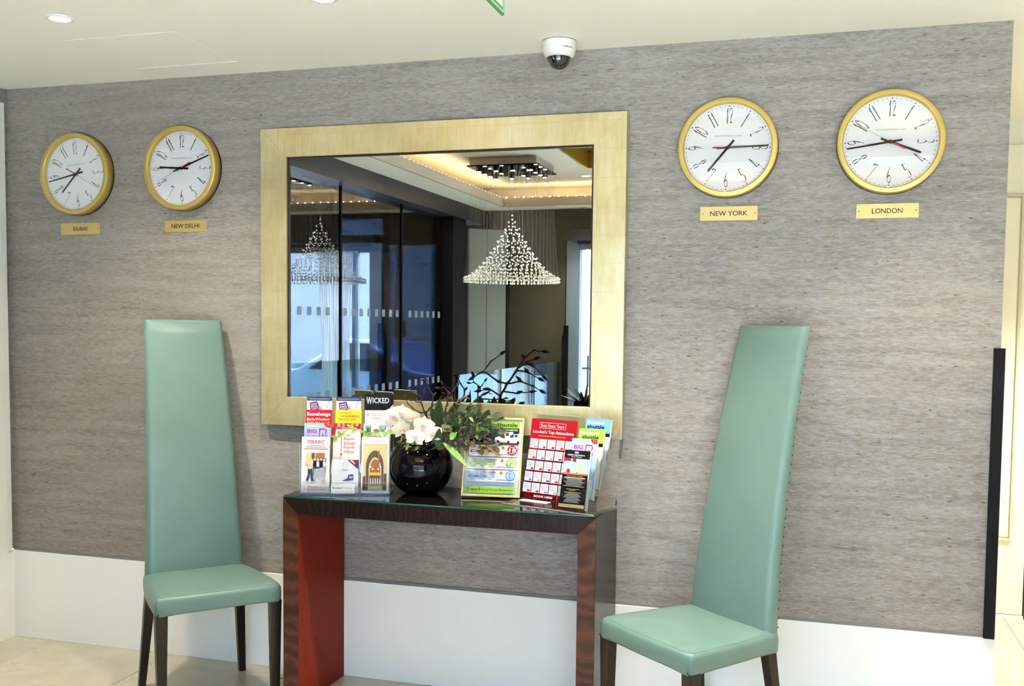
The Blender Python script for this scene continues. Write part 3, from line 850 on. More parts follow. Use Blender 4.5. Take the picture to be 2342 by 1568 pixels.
# ------------------------------------------------------------------ console table
TX_0, TX_1, TD, TB, TH = -0.6636, 0.5279, 0.391, 0.0624, 0.80
ct = thing('console_table', 'dark walnut waterfall console table with a red inner side', 'table', (-0.068, -0.196, 0))
ox, oy = 0.068, 0.196
yb, yf = -0.012 + oy, -TD + oy
a, b = TX_0 + ox, TX_1 + ox
g = 0.0004
MB().prism_xz([(a + g, TH), (b - g, TH), (b - TB, TH - TB), (a + TB, TH - TB)], yf, yb).build('table_top', WALNUT_T, ct, bevel=0.0012)
MB().prism_xz([(a, TH - g), (a + TB - g, TH - TB), (a + TB - g, 0), (a, 0)], yf, yb).build('leg', WALNUT_L, ct, bevel=0.0012)
MB().prism_xz([(b, TH - g), (b - TB + g, TH - TB), (b - TB + g, 0), (b, 0)], yf, yb).build('leg', WALNUT_L, ct, bevel=0.0012)
MB().box(a + TB - 0.0003, a + TB + 0.0018, yf + 0.0025, yb, 0.0005, TH - TB - 0.0005).build('inner_panel', RED, ct)
MB().box(b - 0.0002, b + 0.0012, yf + 0.002, yb, 0.0005, TH - 0.002).build('side_panel', WALNUT_S, ct)
gt = thing('glass_sheet', 'thin dark glass sheet lying on the console table', 'glass top', (-0.068, -0.196, 0.8006))
MB().box(a + 0.002, b - 0.002, yf + 0.001, yb - 0.001, 0.0, 0.0068).build('sheet', TGLASS, gt, bevel=0.001)
MB().box(a + 0.003, b - 0.003, yf + 0.0002, yf + 0.00095, 0.0012, 0.0056).build('green_edge', TGLASS_E, gt)
ZT = 0.8078

# ------------------------------------------------------------------ chairs
def chair(label, x, y, rz):
    th = thing('dining_chair', label, 'chair', (x, y, 0), (0, 0, rz), group='tall mint leather chairs')
    wf, wb, d, zb, zt, ztop, wt, rk = 0.2324, 0.1953, 0.4072, 0.393, 0.4605, 1.4581, 0.1541, 0.1589
    fr, bk = d / 2, -d / 2
    def outline(inset, rc=0.022, m_=5):
        """rounded trapezoid, counter-clockwise, with slightly bowed sides"""
        A = [(-wf + inset, fr - inset), (-wb + inset, bk - 0.012 + inset), (wb - inset, bk - 0.012 + inset), (wf - inset, fr - inset)]
        out = []
        for i in range(4):
            p0, p1, p2 = Vector(A[i - 1]), Vector(A[i]), Vector(A[(i + 1) % 4])
            r_ = max(0.004, rc - inset * 0.3)
            a0 = p1 + (p0 - p1).normalized() * r_; a1 = p1 + (p2 - p1).normalized() * r_
            for k in range(m_):
                t = k / (m_ - 1)
                out.append(a0 * (1 - t) ** 2 + p1 * 2 * t * (1 - t) + a1 * t * t)
            nrm = (p2 - p1).normalized(); nrm = Vector((nrm.y, -nrm.x))
            nxt = p2 + (p1 - p2).normalized() * r_
            for k in range(1, 8):
                t = k / 8
                out.append(a1.lerp(nxt, t) + nrm * 0.007 * math.sin(PI * t))
        return out
    rings = []
    hem = lambda p: 0.007 * min(1.0, (min(abs(abs(p.x) - wb - (wf - wb) * (p.y - bk) / d), 0.2) + min(abs(p.y - fr), abs(p.y - bk), 0.2)) / 0.10)
    for ins, zz in ((0.006, -0.5), (0.001, 0.0), (0.0, 0.10), (-0.001, 0.45), (0.0, 0.80), (0.003, 0.93), (0.009, 1.02), (0.018, 1.08)):
        rings.append([(p.x, p.y, (zb + hem(p)) + (zt - zb) * zz if zz <= 0 else zb + hem(p) * (1 - min(1, zz)) + (zt - zb) * zz) if zz >= 0 else (p.x, p.y, zb + hem(p) + 0.004) for p in outline(ins)])
    top = outline(0.018); cz = zt + 0.008 * 0.9
    for f_ in (0.90, 0.78, 0.62, 0.42, 0.2, 0.02):
        rings.append([(p.x * f_, (p.y - 0.0) * f_, zt + (zt - zb) * 0.08 + 0.011 * (1 - f_ ** 2)) for p in top])
    MB().loft(rings).build('seat', LEATHER, th)
    # piping line round the front of the seat top
    pip = MB()
    rim = [(p.x, p.y, zt + (zt - zb) * 0.03) for p in outline(0.0105)]
    rim = rim[24:] + rim[:25]
    rim = [p for p in rim if p[1] > bk + 0.03]
    pip.tube(rim, 0.0013, 6)
    pip.build('piping', LEATHER, th)
    # backrest, lofted up a raked curve
    rings = []
    def ring(z, yfr, hw, tk, dip=0.0, crown=0.010):
        out = []; rc = min(0.030, tk * 0.48); corner = 7
        def arc(cx_, cy_, a0):
            for k in range(corner):
                a_ = a0 + (PI / 2) * k / (corner - 1)
                out.append((cx_ + rc * math.cos(a_), cy_ + rc * math.sin(a_)))
        arc(hw - rc, yfr - rc, 0)
        for k in range(1, 6):
            s = 1 - 2 * k / 6
            out.append((s * (hw - rc), yfr + crown * (1 - s * s)))
        arc(-hw + rc, yfr - rc, PI / 2)
        arc(-hw + rc, yfr - tk + rc, PI)
        for k in range(1, 6):
            s = -1 + 2 * k / 6
            out.append((s * (hw - rc), yfr - tk))
        arc(hw - rc, yfr - tk + rc, 1.5 * PI)
        return [(px, py, z - dip * (1 - (px / hw) ** 2)) for px, py in out]
    N = 22; zl = 0.402
    for k in range(N + 1):
        t = k / N; z = zl + (ztop - 0.010 - zl) * t
        tk = 0.066 - 0.024 * t
        yfr = bk + 0.75 * tk - rk * t ** 1.55
        hw = wb + (wt - wb) * t ** 0.9
        rings.append(ring(z, yfr, hw, tk, 0.006 * t ** 8))
    yfr = bk + 0.0315 - rk
    rings.append(ring(ztop - 0.003, yfr - 0.003, wt - 0.003, 0.036, 0.008, 0.006))
    rings.append(ring(ztop, yfr - 0.010, wt - 0.010, 0.022, 0.008, 0.003))
    bo = MB().loft(rings).build('backrest', LEATHER, th)
    st = MB()
    for s in (-1, 1):
        for k in range(34):
            t = 0.04 + 0.92 * k / 33
            z = zl + (ztop - zl) * t; hw = wb + (wt - wb) * t ** 0.9; tk = 0.066 - 0.024 * t
            yy = bk - 0.25 * tk - rk * t ** 1.55
            rc_ = min(0.030, tk * 0.48); qx, qy = s * (hw - rc_ * 0.30), yy + rc_ * 0.30
            st.box(qx - 0.0022, qx + 0.0022, qy - 0.0022, qy + 0.0022, z - 0.0022, z + 0.0022)
    st.build('stitching', INK, th)['kind'] = 'stuff'
    def leg(p0, p1, w0, w1):
        q = []
        for p, w_ in ((p0, w0), (p1, w1)):
            q.append([(p[0] - w_, p[1] - w_, p[2]), (p[0] + w_, p[1] - w_, p[2]), (p[0] + w_, p[1] + w_, p[2]), (p[0] - w_, p[1] + w_, p[2])])
        mid = []
        for k in range(5):
            t = k / 4
            mid.append([tuple(q[0][i][c_] * (1 - t) + q[1][i][c_] * t for c_ in range(3)) for i in range(4)])
        MB().loft(mid, smooth=False).build('leg', DARKWOOD, th, bevel=0.003)
    for s in (-1, 1):
        leg((s * (wf - 0.0235), fr - 0.0235, 0.0), (s * (wf - 0.0235), fr - 0.0235, 0.400), 0.0145, 0.0215)
        leg((s * (0.2156 - 0.016), bk - 0.048 + 0.016, 0.0), (s * (wb - 0.022), bk + 0.022, 0.400), 0.0135, 0.0195)
        MB().ball((s * (wf - 0.010), fr + 0.0035, zb + 0.013), 0.0034, 10, 6).build('stud', mat('stud_bronze', s2l(84, 72, 54), 0.35, metal=0.7) if not bpy.data.materials.get('stud_bronze') else bpy.data.materials['stud_bronze'], th)
chair('tall mint leather chair left of the console table', -0.993, -0.390, math.radians(227.646))
chair('tall mint leather chair right of the console table', 0.855, -0.400, math.radians(138.163))

# ------------------------------------------------------------------ leaflets and stands on the console
def flat(name, r, g_, b_, rough=0.35):
    k = 'paper_' + name
    return bpy.data.materials.get(k) or mat(k, s2l(r, g_, b_), 0.5, spec=0.15)
P_WHITE = flat('white', 204, 204, 202); P_RED = flat('red', 190, 24, 40); P_DRED = flat('deep_red', 158, 20, 32)
P_BLUE = flat('sky', 96, 150, 206); P_LBLUE = flat('pale_blue', 146, 172, 212); P_GREEN = flat('lime', 134, 178, 56); P_BLACK = flat('black', 22, 22, 24)
P_YEL = flat('yellow', 240, 196, 44); P_MAG = flat('magenta', 190, 20, 110); P_GREY = flat('grey', 150, 152, 158); P_LGREY = flat('light_grey', 192, 194, 198)
P_PURP = flat('purple', 88, 40, 110); P_BROWN = flat('brown', 150, 98, 58); P_TAN = flat('tan', 206, 176, 120); P_NAVY = flat('navy', 48, 58, 90)
P_BADGE = flat('badge_blue', 92, 122, 200); P_ORANGE = flat('orange', 236, 168, 60); P_STONE = flat('stone', 196, 180, 140); P_DSTONE = flat('dark_stone', 92, 80, 76)
P_PINK = flat('pink', 226, 120, 170); P_INKBLUE = flat('ink_blue', 44, 70, 170); P_SKIN = flat('skin', 220, 170, 140); P_EDGE = flat('page_edge', 226, 222, 204, 0.7)

class Card:
    """a printed sheet or stack: front faces -y, origin at the bottom centre"""
    def __init__(self, name, label, cat, loc, rz, tilt, w, h, t, col=P_WHITE, group=None, edge=None):
        self.th = thing(name, label, cat, loc, (-tilt, 0, rz), group)
        self.w, self.h, self.lv = w, h, 1
        MB().box(-w / 2, w / 2, 0.0005, t, 0, h).build('sheets', edge or P_EDGE, self.th)
        MB().box(-w / 2, w / 2, 0, 0.00045, 0, h).build('cover', col, self.th)
    def y(self):
        self.lv += 1
        return -0.00025 * self.lv
    def rect(self, u0, u1, v0, v1, m, name='print_block'):
        """u, v as fractions of width and height"""
        W_, H_ = self.w, self.h; y = self.y()
        x0_, x1_, z0_, z1_ = (u0 - .5) * W_, (u1 - .5) * W_, v0 * H_, v1 * H_
        MB().add([(x0_, y, z0_), (x1_, y, z0_), (x1_, y, z1_), (x0_, y, z1_)], [(0, 1, 2, 3)]).build(name, m, self.th)
    def polys(self, pls, m, name='print_shape'):
        mb = MB(); y = self.y()
        for pl in pls:
            a_ = sum(pl[i][0] * pl[(i + 1) % len(pl)][1] - pl[(i + 1) % len(pl)][0] * pl[i][1] for i in range(len(pl)))
            if a_ < 0:
                pl = pl[::-1]
            mb.add([((u - .5) * self.w, y, v * self.h) for u, v in pl], [tuple(range(len(pl)))])
        mb.build(name, m, self.th)
    def disc(self, u, v, r, m, name='print_disc', r0=0.0, n=24):
        mb = MB(); y = self.y(); cx, cz = (u - .5) * self.w, v * self.h
        if r0:
            o_ = [(cx + r * math.cos(2 * PI * i / n), y, cz + r * math.sin(2 * PI * i / n)) for i in range(n)]
            i_ = [(cx + r0 * math.cos(2 * PI * i / n), y, cz + r0 * math.sin(2 * PI * i / n)) for i in range(n)]
            mb.add(o_ + i_, [(i, (i + 1) % n, n + (i + 1) % n, n + i) for i in range(n)])
        else:
            mb.add([(cx + r * math.cos(2 * PI * i / n), y, cz + r * math.sin(2 * PI * i / n)) for i in range(n)], [tuple(range(n))])
        mb.build(name, m, self.th)
    def text(self, s, u, v, wu, hv, m, bold=0.0, tilt=0.0, align='c'):
        mb = MB(); text_mb(mb, s, (u - .5) * self.w, v * self.h, wu * self.w, hv * self.h, self.y(), bold, tilt, align)
        mb.build('lettering', m, self.th)
    def lines(self, rows, m, hv=0.008, name='small_print'):
        """rows: (u0, u1, v) - text too small to read"""
        mb = MB(); y = self.y(); hh = hv * self.h / 2
        for u0, u1, v in rows:
            x0_, x1_, z = (u0 - .5) * self.w, (u1 - .5) * self.w, v * self.h
            mb.add([(x0_, y, z - hh), (x1_, y, z - hh), (x1_, y, z + hh), (x0_, y, z + hh)], [(0, 1, 2, 3)])
        o_ = mb.build(name, m, self.th)
        o_['kind'] = 'stuff'

# --- three-column, four-tier leaflet rack on the left
RA = math.radians(16.8)
rdir = Vector((math.cos(RA), math.sin(RA), 0)); rback = Vector((-math.sin(RA), math.cos(RA), 0))
RO = Vector((-0.611, -0.357, ZT))
rack = thing('leaflet_rack', 'clear acrylic leaflet rack with three columns beside the vase', 'rack', RO, (0, 0, RA))
RW = 0.336; CW = RW / 3; TSY, TSZ = 0.032, 0.048; RT = math.radians(7)
MB().box(0, RW, -0.006, 0.15, 0, 0.004).build('base', ACRYLIC, rack)
for k in range(4):
    y0_ = k * TSY; zz = 0.006 + k * TSZ
    MB().box(0, RW, y0_ - 0.0045, y0_ - 0.0025, zz, zz + (0.040 if k == 0 else 0.062)).build('pocket_front', ACRYLIC, rack)
    MB().box(0, RW, y0_ - 0.0050, y0_ - 0.0020, zz + (0.040 if k == 0 else 0.062), zz + (0.0412 if k == 0 else 0.0632)).build('pocket_lip', ACRYLIC_EDGE, rack)
    MB().box(0, RW, y0_ - 0.004, y0_ + 0.020, zz - 0.003, zz - 0.001).build('pocket_floor', ACRYLIC, rack)
for k in range(4):
    xx = k * CW
    MB().prism_xz([(0, 0), (0, 0)][:0] or [(xx - 0.001, 0.004), (xx + 0.001, 0.004), (xx + 0.001, 0.20), (xx - 0.001, 0.20)], 0.10, 0.13).build('divider', ACRYLIC, rack)
    MB().box(xx - 0.0008, xx + 0.0008, -0.004, 0.0, 0.004, 0.19).build('divider_edge', ACRYLIC_EDGE, rack)
MB().box(0.118, 0.206, -0.0056, -0.0048, 0.006, 0.042).build('pocket_label', P_WHITE, rack)
mb = MB(); text_mb(mb, 'Brochure', 0.142, 0.0275, 0.036, 0.0075, -0.0060, 0.02); mb.build('label_lettering', P_INKBLUE, rack)
mb = MB(); text_mb(mb, 'Connect', 0.179, 0.0275, 0.033, 0.0070, -0.0060, 0.012); mb.build('label_lettering', P_GREEN, rack)
mb = MB(); text_mb(mb, '01494 522518', 0.161, 0.0135, 0.076, 0.0085, -0.0060, 0.0); mb.build('label_lettering', P_GREY, rack)
mb = MB()
for dx, dz, rr in ((0.124, 0.036, 0.0016), (0.132, 0.037, 0.0012), (0.139, 0.0395, 0.0010), (0.144, 0.0375, 0.0010)):
    mb.add([(dx + rr * math.cos(PI * i / 4), -0.0060, dz + rr * math.sin(PI * i / 4)) for i in range(8)], [tuple(range(8))])
mb.build('label_dots', P_INKBLUE, rack)

def rc(col, tier, label, h=0.21, col_m=P_WHITE, t=0.010, dx=0.0, w=0.1):
    p = RO + rdir * (CW * (col + 0.5) + dx) + rback * (tier * TSY + 0.0005) + Vector((0, 0, 0.007 + tier * TSZ))
    return Card('leaflet', label, 'leaflet', p, RA, RT, w, h, t, col_m, 'leaflets in the clear rack')

c = rc(0, 0, 'white theatre leaflet headed TERRIFIC, front left of the rack', w=0.106)
c.text("'TERRIFIC'", .5, .905, .64, .065, P_DRED, 0.01)
c.lines([(.2, .82, .845), (.15, .86, .815)], P_GREY, .012); c.lines([(.08, .93, .782)], P_RED, .010)
c.rect(.14, .84, .50, .715, P_STONE); c.rect(.15, .38, .50, .71, P_TAN); c.rect(.50, .82, .55, .71, P_BROWN); c.rect(.36, .47, .50, .71, P_DSTONE)
c.polys([[(.42, .60), (.88, .615), (.86, .35), (.42, .30)]], P_NAVY)
c.polys([[(.16, .56), (.40, .60), (.46, .52), (.12, .50)]], P_TAN)
for i in range(5):
    u = .36 + i * .115; v = .585 + .008 * (i % 2)
    c.disc(u, v, .0048, P_SKIN, 'print_head'); c.polys([[(u - .045, v - .03), (u + .045, v - .03), (u + .05, v - .12), (u - .04, v - .12)]], P_BLACK if i % 2 else P_WHITE)
c.polys([[(.24, .44), (.40, .45), (.42, .30), (.46, .215), (.36, .205), (.34, .32), (.31, .32), (.27, .205), (.18, .215), (.25, .32)]], P_NAVY)
c.polys([[(.46, .42), (.85, .46), (.86, .27), (.79, .26), (.77, .34), (.71, .25), (.63, .24), (.60, .33), (.52, .24), (.45, .24)]], P_GREY)
c.polys([[(.24, .53), (.38, .54), (.40, .43), (.26, .42)]], P_SKIN)
c.disc(.82, .19, .0100, P_RED, 'print_ring', .0092); c.lines([(.76, .88, .20), (.75, .89, .185), (.77, .87, .17)], P_RED, .008)
c.text('FROM 25 FEBRUARY 2014', .5, .105, .50, .020, P_BLACK); c.text('NOEL COWARD THEATRE', .5, .06, .74, .022, P_RED, .01)

def bigbus(c, full=True):
    c.rect(0, 1, .35, 1, P_LBLUE)
    c.lines([(.14, .62, .945)], P_WHITE, .014)
    c.text('BIG', .29, .855, .36, .072, P_MAG, 0.03); c.text('BUS', .29, .765, .36, .065, P_GREY, 0.0)
    c.polys([[(.56, .905), (.60, .905), (.60, .70), (.56, .70)], [(.56, .905), (.80, .905), (.80, .885), (.56, .885)], [(.78, .905), (.85, .875), (.85, .83), (.80, .80), (.78, .815), (.81, .835), (.81, .87), (.77, .89)],
             [(.79, .80), (.87, .775), (.87, .72), (.80, .70), (.80, .715), (.83, .73), (.83, .77), (.78, .79)], [(.56, .72), (.80, .72), (.80, .70), (.56, .70)]], P_MAG)
    c.polys([[(.68, .70), (.72, .70), (.72, .80), (.70, .83), (.68, .80)]], P_RED)
    c.polys([[(.74, 1), (1, 1), (1, .92), (.80, .945)]], P_RED); c.text('12', .90, .97, .10, .025, P_WHITE)
c = rc(0, 1, 'pale blue bus tour leaflet reading BIG BUS in the rack'); bigbus(c)
c = rc(0, 2, 'red leaflet reading Stonehenge Bath, Windsor', col_m=P_RED)
c.text('Stonehenge', .48, .915, .90, .085, P_WHITE, 0.03); c.text('Bath,Windsor', .48, .825, .88, .052, P_WHITE, 0.03); c.text('With Pub Lunch', .48, .765, .86, .046, P_YEL, 0.02)
c.lines([(.08, .85, .715)], P_WHITE, .02)
def tickets(col, label):
    c = rc(col, 3, label, dx=-0.004, w=0.096)
    c.rect(0, 1, .925, 1, P_NAVY); c.lines([(.08, .9, .958)], P_GREY, .012)
    c.polys([[(.10, .885), (.40, .915), (.50, .80), (.44, .745), (.14, .74)]], P_PURP)
    c.text('HALF', .27, .862, .24, .030, P_WHITE, .02, .25); c.text('PRICE', .29, .82, .26, .030, P_WHITE, .02, .25); c.text('TICKETS', .30, .778, .28, .030, P_WHITE, .02, .25)
    c.polys([[(.46, .80), (.52, .835), (.56, .80), (.60, .79), (.55, .77), (.53, .74), (.50, .77)]], P_PINK)
    c.text('with', .66, .862, .14, .018, P_GREY); c.text('love', .84, .858, .14, .020, P_MAG); c.polys([[(.82, .91), (.90, .92), (.87, .88)], [(.76, .82), (.86, .83), (.80, .79)]], P_PINK)
tickets(0, 'white and purple half-price ticket leaflet in the back left pocket')
c = rc(1, 0, 'short pale rail leaflet with a purple corner, front middle of the rack', h=0.126, col_m=P_LGREY)
c.disc(.50, .85, .0095, P_GREY, 'print_ring', .0086); c.lines([(.40, .60, .85)], P_GREY, .006); c.lines([(.36, .64, .70), (.42, .58, .665)], P_GREY, .015)
c.polys([[(.58, .985), (1, .985), (1, .70)]], P_PURP); c.polys([[(.66, .975), (.84, .86), (.88, .87), (.78, .975)]], P_ORANGE)
c.polys([[(.38, .36), (.60, .44), (.62, .54), (.80, .56), (.82, .40), (.62, .37)]], P_NAVY); c.polys([[(.66, .50), (.79, .51), (.79, .44), (.66, .43)]], P_GREY)
c = rc(1, 1, 'white airport train leaflet with a red band of flags', w=0.104)
c.rect(0, 1, .90, 1, P_RED); c.polys([[(0, .90), (.10, .90), (.04, .70), (0, .70)]], P_RED)
for i, mm_ in enumerate((P_WHITE, P_LBLUE, P_BLACK, P_YEL, P_LBLUE)):
    c.disc(.20 + i * .165, .972, .0052, mm_, 'print_flag'); c.disc(.20 + i * .165, .972, .0022, (P_RED, P_RED, P_YEL, P_RED, P_WHITE)[i], 'print_flag')
c.text('GATWICK', .26, .934, .34, .016, P_WHITE, .02); c.text('EXPRESS.COM', .60, .917, .52, .016, P_WHITE, .03)
c.rect(.295, .315, .44, .80, P_DRED); c.disc(.305, .81, .0030, P_DRED); c.disc(.305, .44, .0038, P_DRED)
for i, s_ in enumerate(('Easy', 'Rapide', 'Schnell', 'Rápido', 'Veloce')):
    c.text(s_, .40, .79 - i * .075, (.24, .38, .40, .40, .38)[i], .055, P_DRED, 0.0, 0, 'l')
c.lines([(.22, .36, .90 - .03), (.24, .34, .845)], P_GREY, .012)
c = rc(1, 2, 'yellow leaflet reading A GORGEOUS behind the flag band', col_m=P_YEL)
c.text('AWE-INSPIRING...', .42, .945, .54, .026, P_DSTONE, .01); c.text('A GORGEOUS', .58, .89, .66, .042, P_BLACK, .01); c.text('FEEL GOOD SHOW', .48, .83, .68, .034, P_DSTONE, .01)
tickets(1, 'white and purple half-price ticket leaflet in the back middle pocket')
c = rc(2, 0, 'white leaflet with a photo of a church interior', w=0.104)
c.lines([(.12, .16, .935), (.22, .84, .935)], P_LGREY, .022)
c.rect(.06, .93, .045, .885, P_STONE)
def arch(u0, u1, v0, vs, vt, n=10):
    uc = (u0 + u1) / 2; p_ = [(u0, v0), (u0, vs)]
    for k in range(1, n):
        tt = k / n; p_.append((u0 + (uc - u0) * (1 - math.cos(tt * PI / 2)) ** .9, vs + (vt - vs) * math.sin(tt * PI / 2)))
    q_ = [(u0 + u1 - a_, b_) for a_, b_ in p_]
    return p_ + [(uc, vt)] + q_[::-1]
c.polys([arch(.12, .86, .05, .50, .80)], P_TAN); c.polys([arch(.17, .81, .05, .48, .76)], P_DSTONE); c.polys([arch(.27, .73, .05, .42, .64)], P_STONE); c.polys([arch(.31, .69, .05, .40, .61)], P_BROWN)
c.rect(.60, .66, .40, .76, P_BROWN); c.rect(.06, .16, .05, .30, P_DSTONE); c.rect(.82, .92, .05, .35, P_DSTONE)
for u, v in ((.34, .47), (.70, .47), (.42, .43), (.62, .43)):
    c.disc(u, v, .0036, P_WHITE, 'print_lamp')
c.rect(.28, .72, .32, .37, P_ORANGE); c.rect(.25, .76, .06, .14, P_TAN); c.rect(.30, .72, .14, .30, P_DSTONE)
for i in range(5):
    c.polys([[(.33 + i * .085, .15), (.37 + i * .085, .15), (.36 + i * .085, .27), (.34 + i * .085, .27)]], P_WHITE)
c = rc(2, 1, 'white leaflet with blue badges behind the church leaflet')
c.rect(.08, .28, .90, .965, P_BADGE); c.rect(.60, .86, .89, .965, P_BADGE); c.lines([(.11, .25, .945), (.13, .23, .915), (.63, .83, .945), (.65, .80, .915)], P_WHITE, .014)
for i in range(4):
    c.disc(.40, .70, .030 - i * .005, P_BROWN, 'print_arc', .0285 - i * .005)
c = rc(2, 2, 'white leaflet reading THE ROYAL MEWS', col_m=P_WHITE)
c.disc(.12, .915, .0045, P_PINK); c.text('THE ROYAL', .55, .915, .62, .042, P_GREY); c.text('MEWS', .42, .855, .34, .042, P_GREY)
c.disc(.05, .70, .006, P_BLACK); c.disc(.35, .715, .007, P_BLACK)
c = rc(2, 3, 'black theatre leaflet reading WICKED at the back of the rack', h=0.222, col_m=P_BLACK, w=0.112)
c.text('W', .17, .885, .20, .125, P_LGREY, .02); c.text('ICKED', .57, .888, .56, .095, P_LGREY, .02); c.polys([[(.80, .72), (1.0, .83), (1.0, .62)]], P_LGREY)

# --- gold-framed price poster
FA = math.radians(7.5); FT = math.radians(19)
FO = Vector((0.0855, -0.190, ZT + 0.004))
W_, H_ = 0.222, 0.303
fp = Card('framed_poster', 'gold table frame with a green airport shuttle price poster', 'poster', FO, FA, FT, W_ - 0.012, H_, 0.006, P_LGREY)
gm = mat('gilt_metal', s2l(226, 208, 150), 0.25, metal=0.55)
for nm, (u0, u1, v0, v1) in dict(frame_left=(-W_ / 2, -W_ / 2 + .0065, 0, H_), frame_right=(W_ / 2 - .0065, W_ / 2, 0, H_), frame_top=(-W_ / 2 + .0065, W_ / 2 - .0065, H_ - .008, H_), frame_bottom=(-W_ / 2 + .0065, W_ / 2 - .0065, 0, .010)).items():
    MB().box(u0, u1, -0.007, 0.007, v0, v1).build(nm, gm, fp.th, bevel=0.0015)
MB().prism_xz([(-.03, -.205), (.03, -.205), (.02, 0), (-.02, 0)], 0.0, 0.003).build('strut', P_BLACK, fp.th)
st = [o_ for o_ in fp.th.children if o_.name.startswith('strut')][0]
st.location = (0, 0.009, 0.215); st.rotation_euler = (math.radians(36), 0, 0)
c = fp
c.rect(.05, .95, .868, .952, P_GREEN); c.text('Heathrow', .30, .91, .44, .048, P_WHITE, .02); c.text('Shuttle', .72, .91, .38, .048, P_BLACK, .015)
c.rect(.05, .95, .66, .868, P_BLACK); c.text('DOOR TO DOOR SHARED BUS SERVICE', .56, .845, .72, .020, P_WHITE, .03)
c.rect(.05, .95, .655, .70, P_DSTONE)
def van(u, v, s, m_):
    c.polys([[(u, v), (u + .02 * s, v + .05 * s), (u + .09 * s, v + .07 * s), (u + .13 * s, v + .125 * s), (u + .36 * s, v + .135 * s), (u + .38 * s, v + .01 * s), (u + .30 * s, v - .01 * s), (u + .05 * s, v - .015 * s)]], m_)
    c.polys([[(u + .10 * s, v + .07 * s), (u + .135 * s, v + .118 * s), (u + .20 * s, v + .122 * s), (u + .19 * s, v + .075 * s)], [(u + .215 * s, v + .078 * s), (u + .22 * s, v + .12 * s), (u + .28 * s, v + .122 * s), (u + .28 * s, v + .08 * s)]], P_NAVY)
    c.polys([[(u + .02 * s, v + .03 * s), (u + .06 * s, v + .035 * s), (u + .06 * s, v + .015 * s), (u + .02 * s, v + .010 * s)]], P_LGREY)
    for du in (.08, .30):
        c.disc(u + du * s, v, .0055 * s, P_BLACK, 'print_wheel')
van(.20, .695, 1.0, P_NAVY); van(.50, .695, .95, P_WHITE); van(.70, .69, .80, P_WHITE)
def offer(v, m_, nm, price, tint, border):
    if border:
        c.rect(.055, .94, v - .075, v + .075, border); c.rect(.06, .935, v - .072, v + .072, P_WHITE)
    else:
        c.rect(.055, .94, v - .073, v + .073, tint)
    c.text(nm, .22, v + .047, .28, .036, m_, .0); c.text('Shuttle', .47, v + .048, .22, .036, P_BLACK, .0)
    c.lines([(.09, .56, v + .018)], P_GREY, .010)
    c.rect(.09, .56, v - .022, v + .006, m_); c.lines([(.12, .20, v - .008), (.28, .36, v - .008), (.43, .54, v - .008)], P_WHITE, .010)
    c.lines([(.11, .20, v - .04), (.28, .37, v - .04), (.44, .52, v - .04), (.60, .78, v - .045)], P_GREY, .009)
    c.disc(.68, v + .038, .0065, P_ORANGE, 'print_seal'); c.disc(.68, v + .038, .0040, P_BROWN, 'print_seal')
    c.disc(.845, v + .008, .0188, m_, 'price_disc'); c.text('£', .775, v + .004, .028, .030, P_WHITE, .01); c.text(price, .855, v + .008, .125, .056, P_WHITE, .03)
    c.lines([(.80, .89, v + .046), (.80, .89, v - .032)], P_WHITE, .008)
offer(.575, P_DRED, 'Gatwick', '18', P_WHITE, P_DRED); offer(.415, P_GREEN, 'Heathrow', '12', P_WHITE, None); offer(.255, P_BLUE, 'Stansted', '18', P_WHITE, None)
c.lines([(.08, .92, .165), (.08, .92, .150)], P_LBLUE, .006)
c.rect(.05, .95, .042, .118, P_GREEN); c.text('Tickets Sold at Hotel Reception', .5, .080, .82, .036, P_BLACK, .0)

# --- clear stand with the red attractions poster and a bank of leaflets
SA = math.radians(-18.0)
sdir = Vector((math.cos(SA), math.sin(SA), 0)); sback = Vector((-math.sin(SA), math.cos(SA), 0))
SO = Vector((0.198, -0.150, ZT))
stand = thing('poster_stand', 'clear acrylic stand holding a red poster and leaflet pockets', 'stand', SO, (0, 0, SA))
ST = math.radians(11)
MB().box(0.0, 0.385, -0.135, 0.075, 0, 0.003).build('base', ACRYLIC, stand)
MB().box(0.0, 0.385, -0.1365, -0.135, 0, 0.003).build('base_edge', ACRYLIC_EDGE, stand)
bkp = MB().box(0.0, 0.205, 0.004, 0.006, 0.003, 0.318).build('poster_sheet', ACRYLIC, stand); bkp.rotation_euler = (-ST, 0, 0)
o_ = MB().box(0.0, 0.205, 0.002, 0.006, 0.318, 0.320).build('sheet_edge', ACRYLIC_EDGE, stand); o_.rotation_euler = (-ST, 0, 0)
MB().add([(0.374, -0.12, 0.003), (0.374, 0.03, 0.003), (0.374, 0.06, 0.28), (0.374, 0.02, 0.28), (0.376, -0.12, 0.003), (0.376, 0.03, 0.003), (0.376, 0.06, 0.28), (0.376, 0.02, 0.28)], [(0, 1, 2, 3), (7, 6, 5, 4), (0, 4, 5, 1), (3, 2, 6, 7), (0, 3, 7, 4), (1, 5, 6, 2)]).build('side_wall', ACRYLIC, stand)
pst = Card('red_poster', "red poster reading London's Top Attractions", 'poster', SO + sdir * 0.1025 + sback * 0.001 + Vector((0, 0, 0.004)), SA, ST, 0.200, 0.297, 0.0012, P_DRED)
c = pst
c.polys([[(.19, .955), (.76, .955), (.76, .951), (.19, .951)], [(.19, .885), (.76, .885), (.76, .881), (.19, .881)], [(.19, .955), (.195, .955), (.195, .881), (.19, .881)], [(.755, .955), (.76, .955), (.76, .881), (.755, .881)]], P_WHITE, 'title_box')
c.text('Evan Evans Tours', .475, .917, .50, .042, P_WHITE, .0); c.text("London's Top Attractions", .50, .832, .88, .050, P_WHITE, .02)
c.lines([(.18, .78, .785)], P_ORANGE, .007)
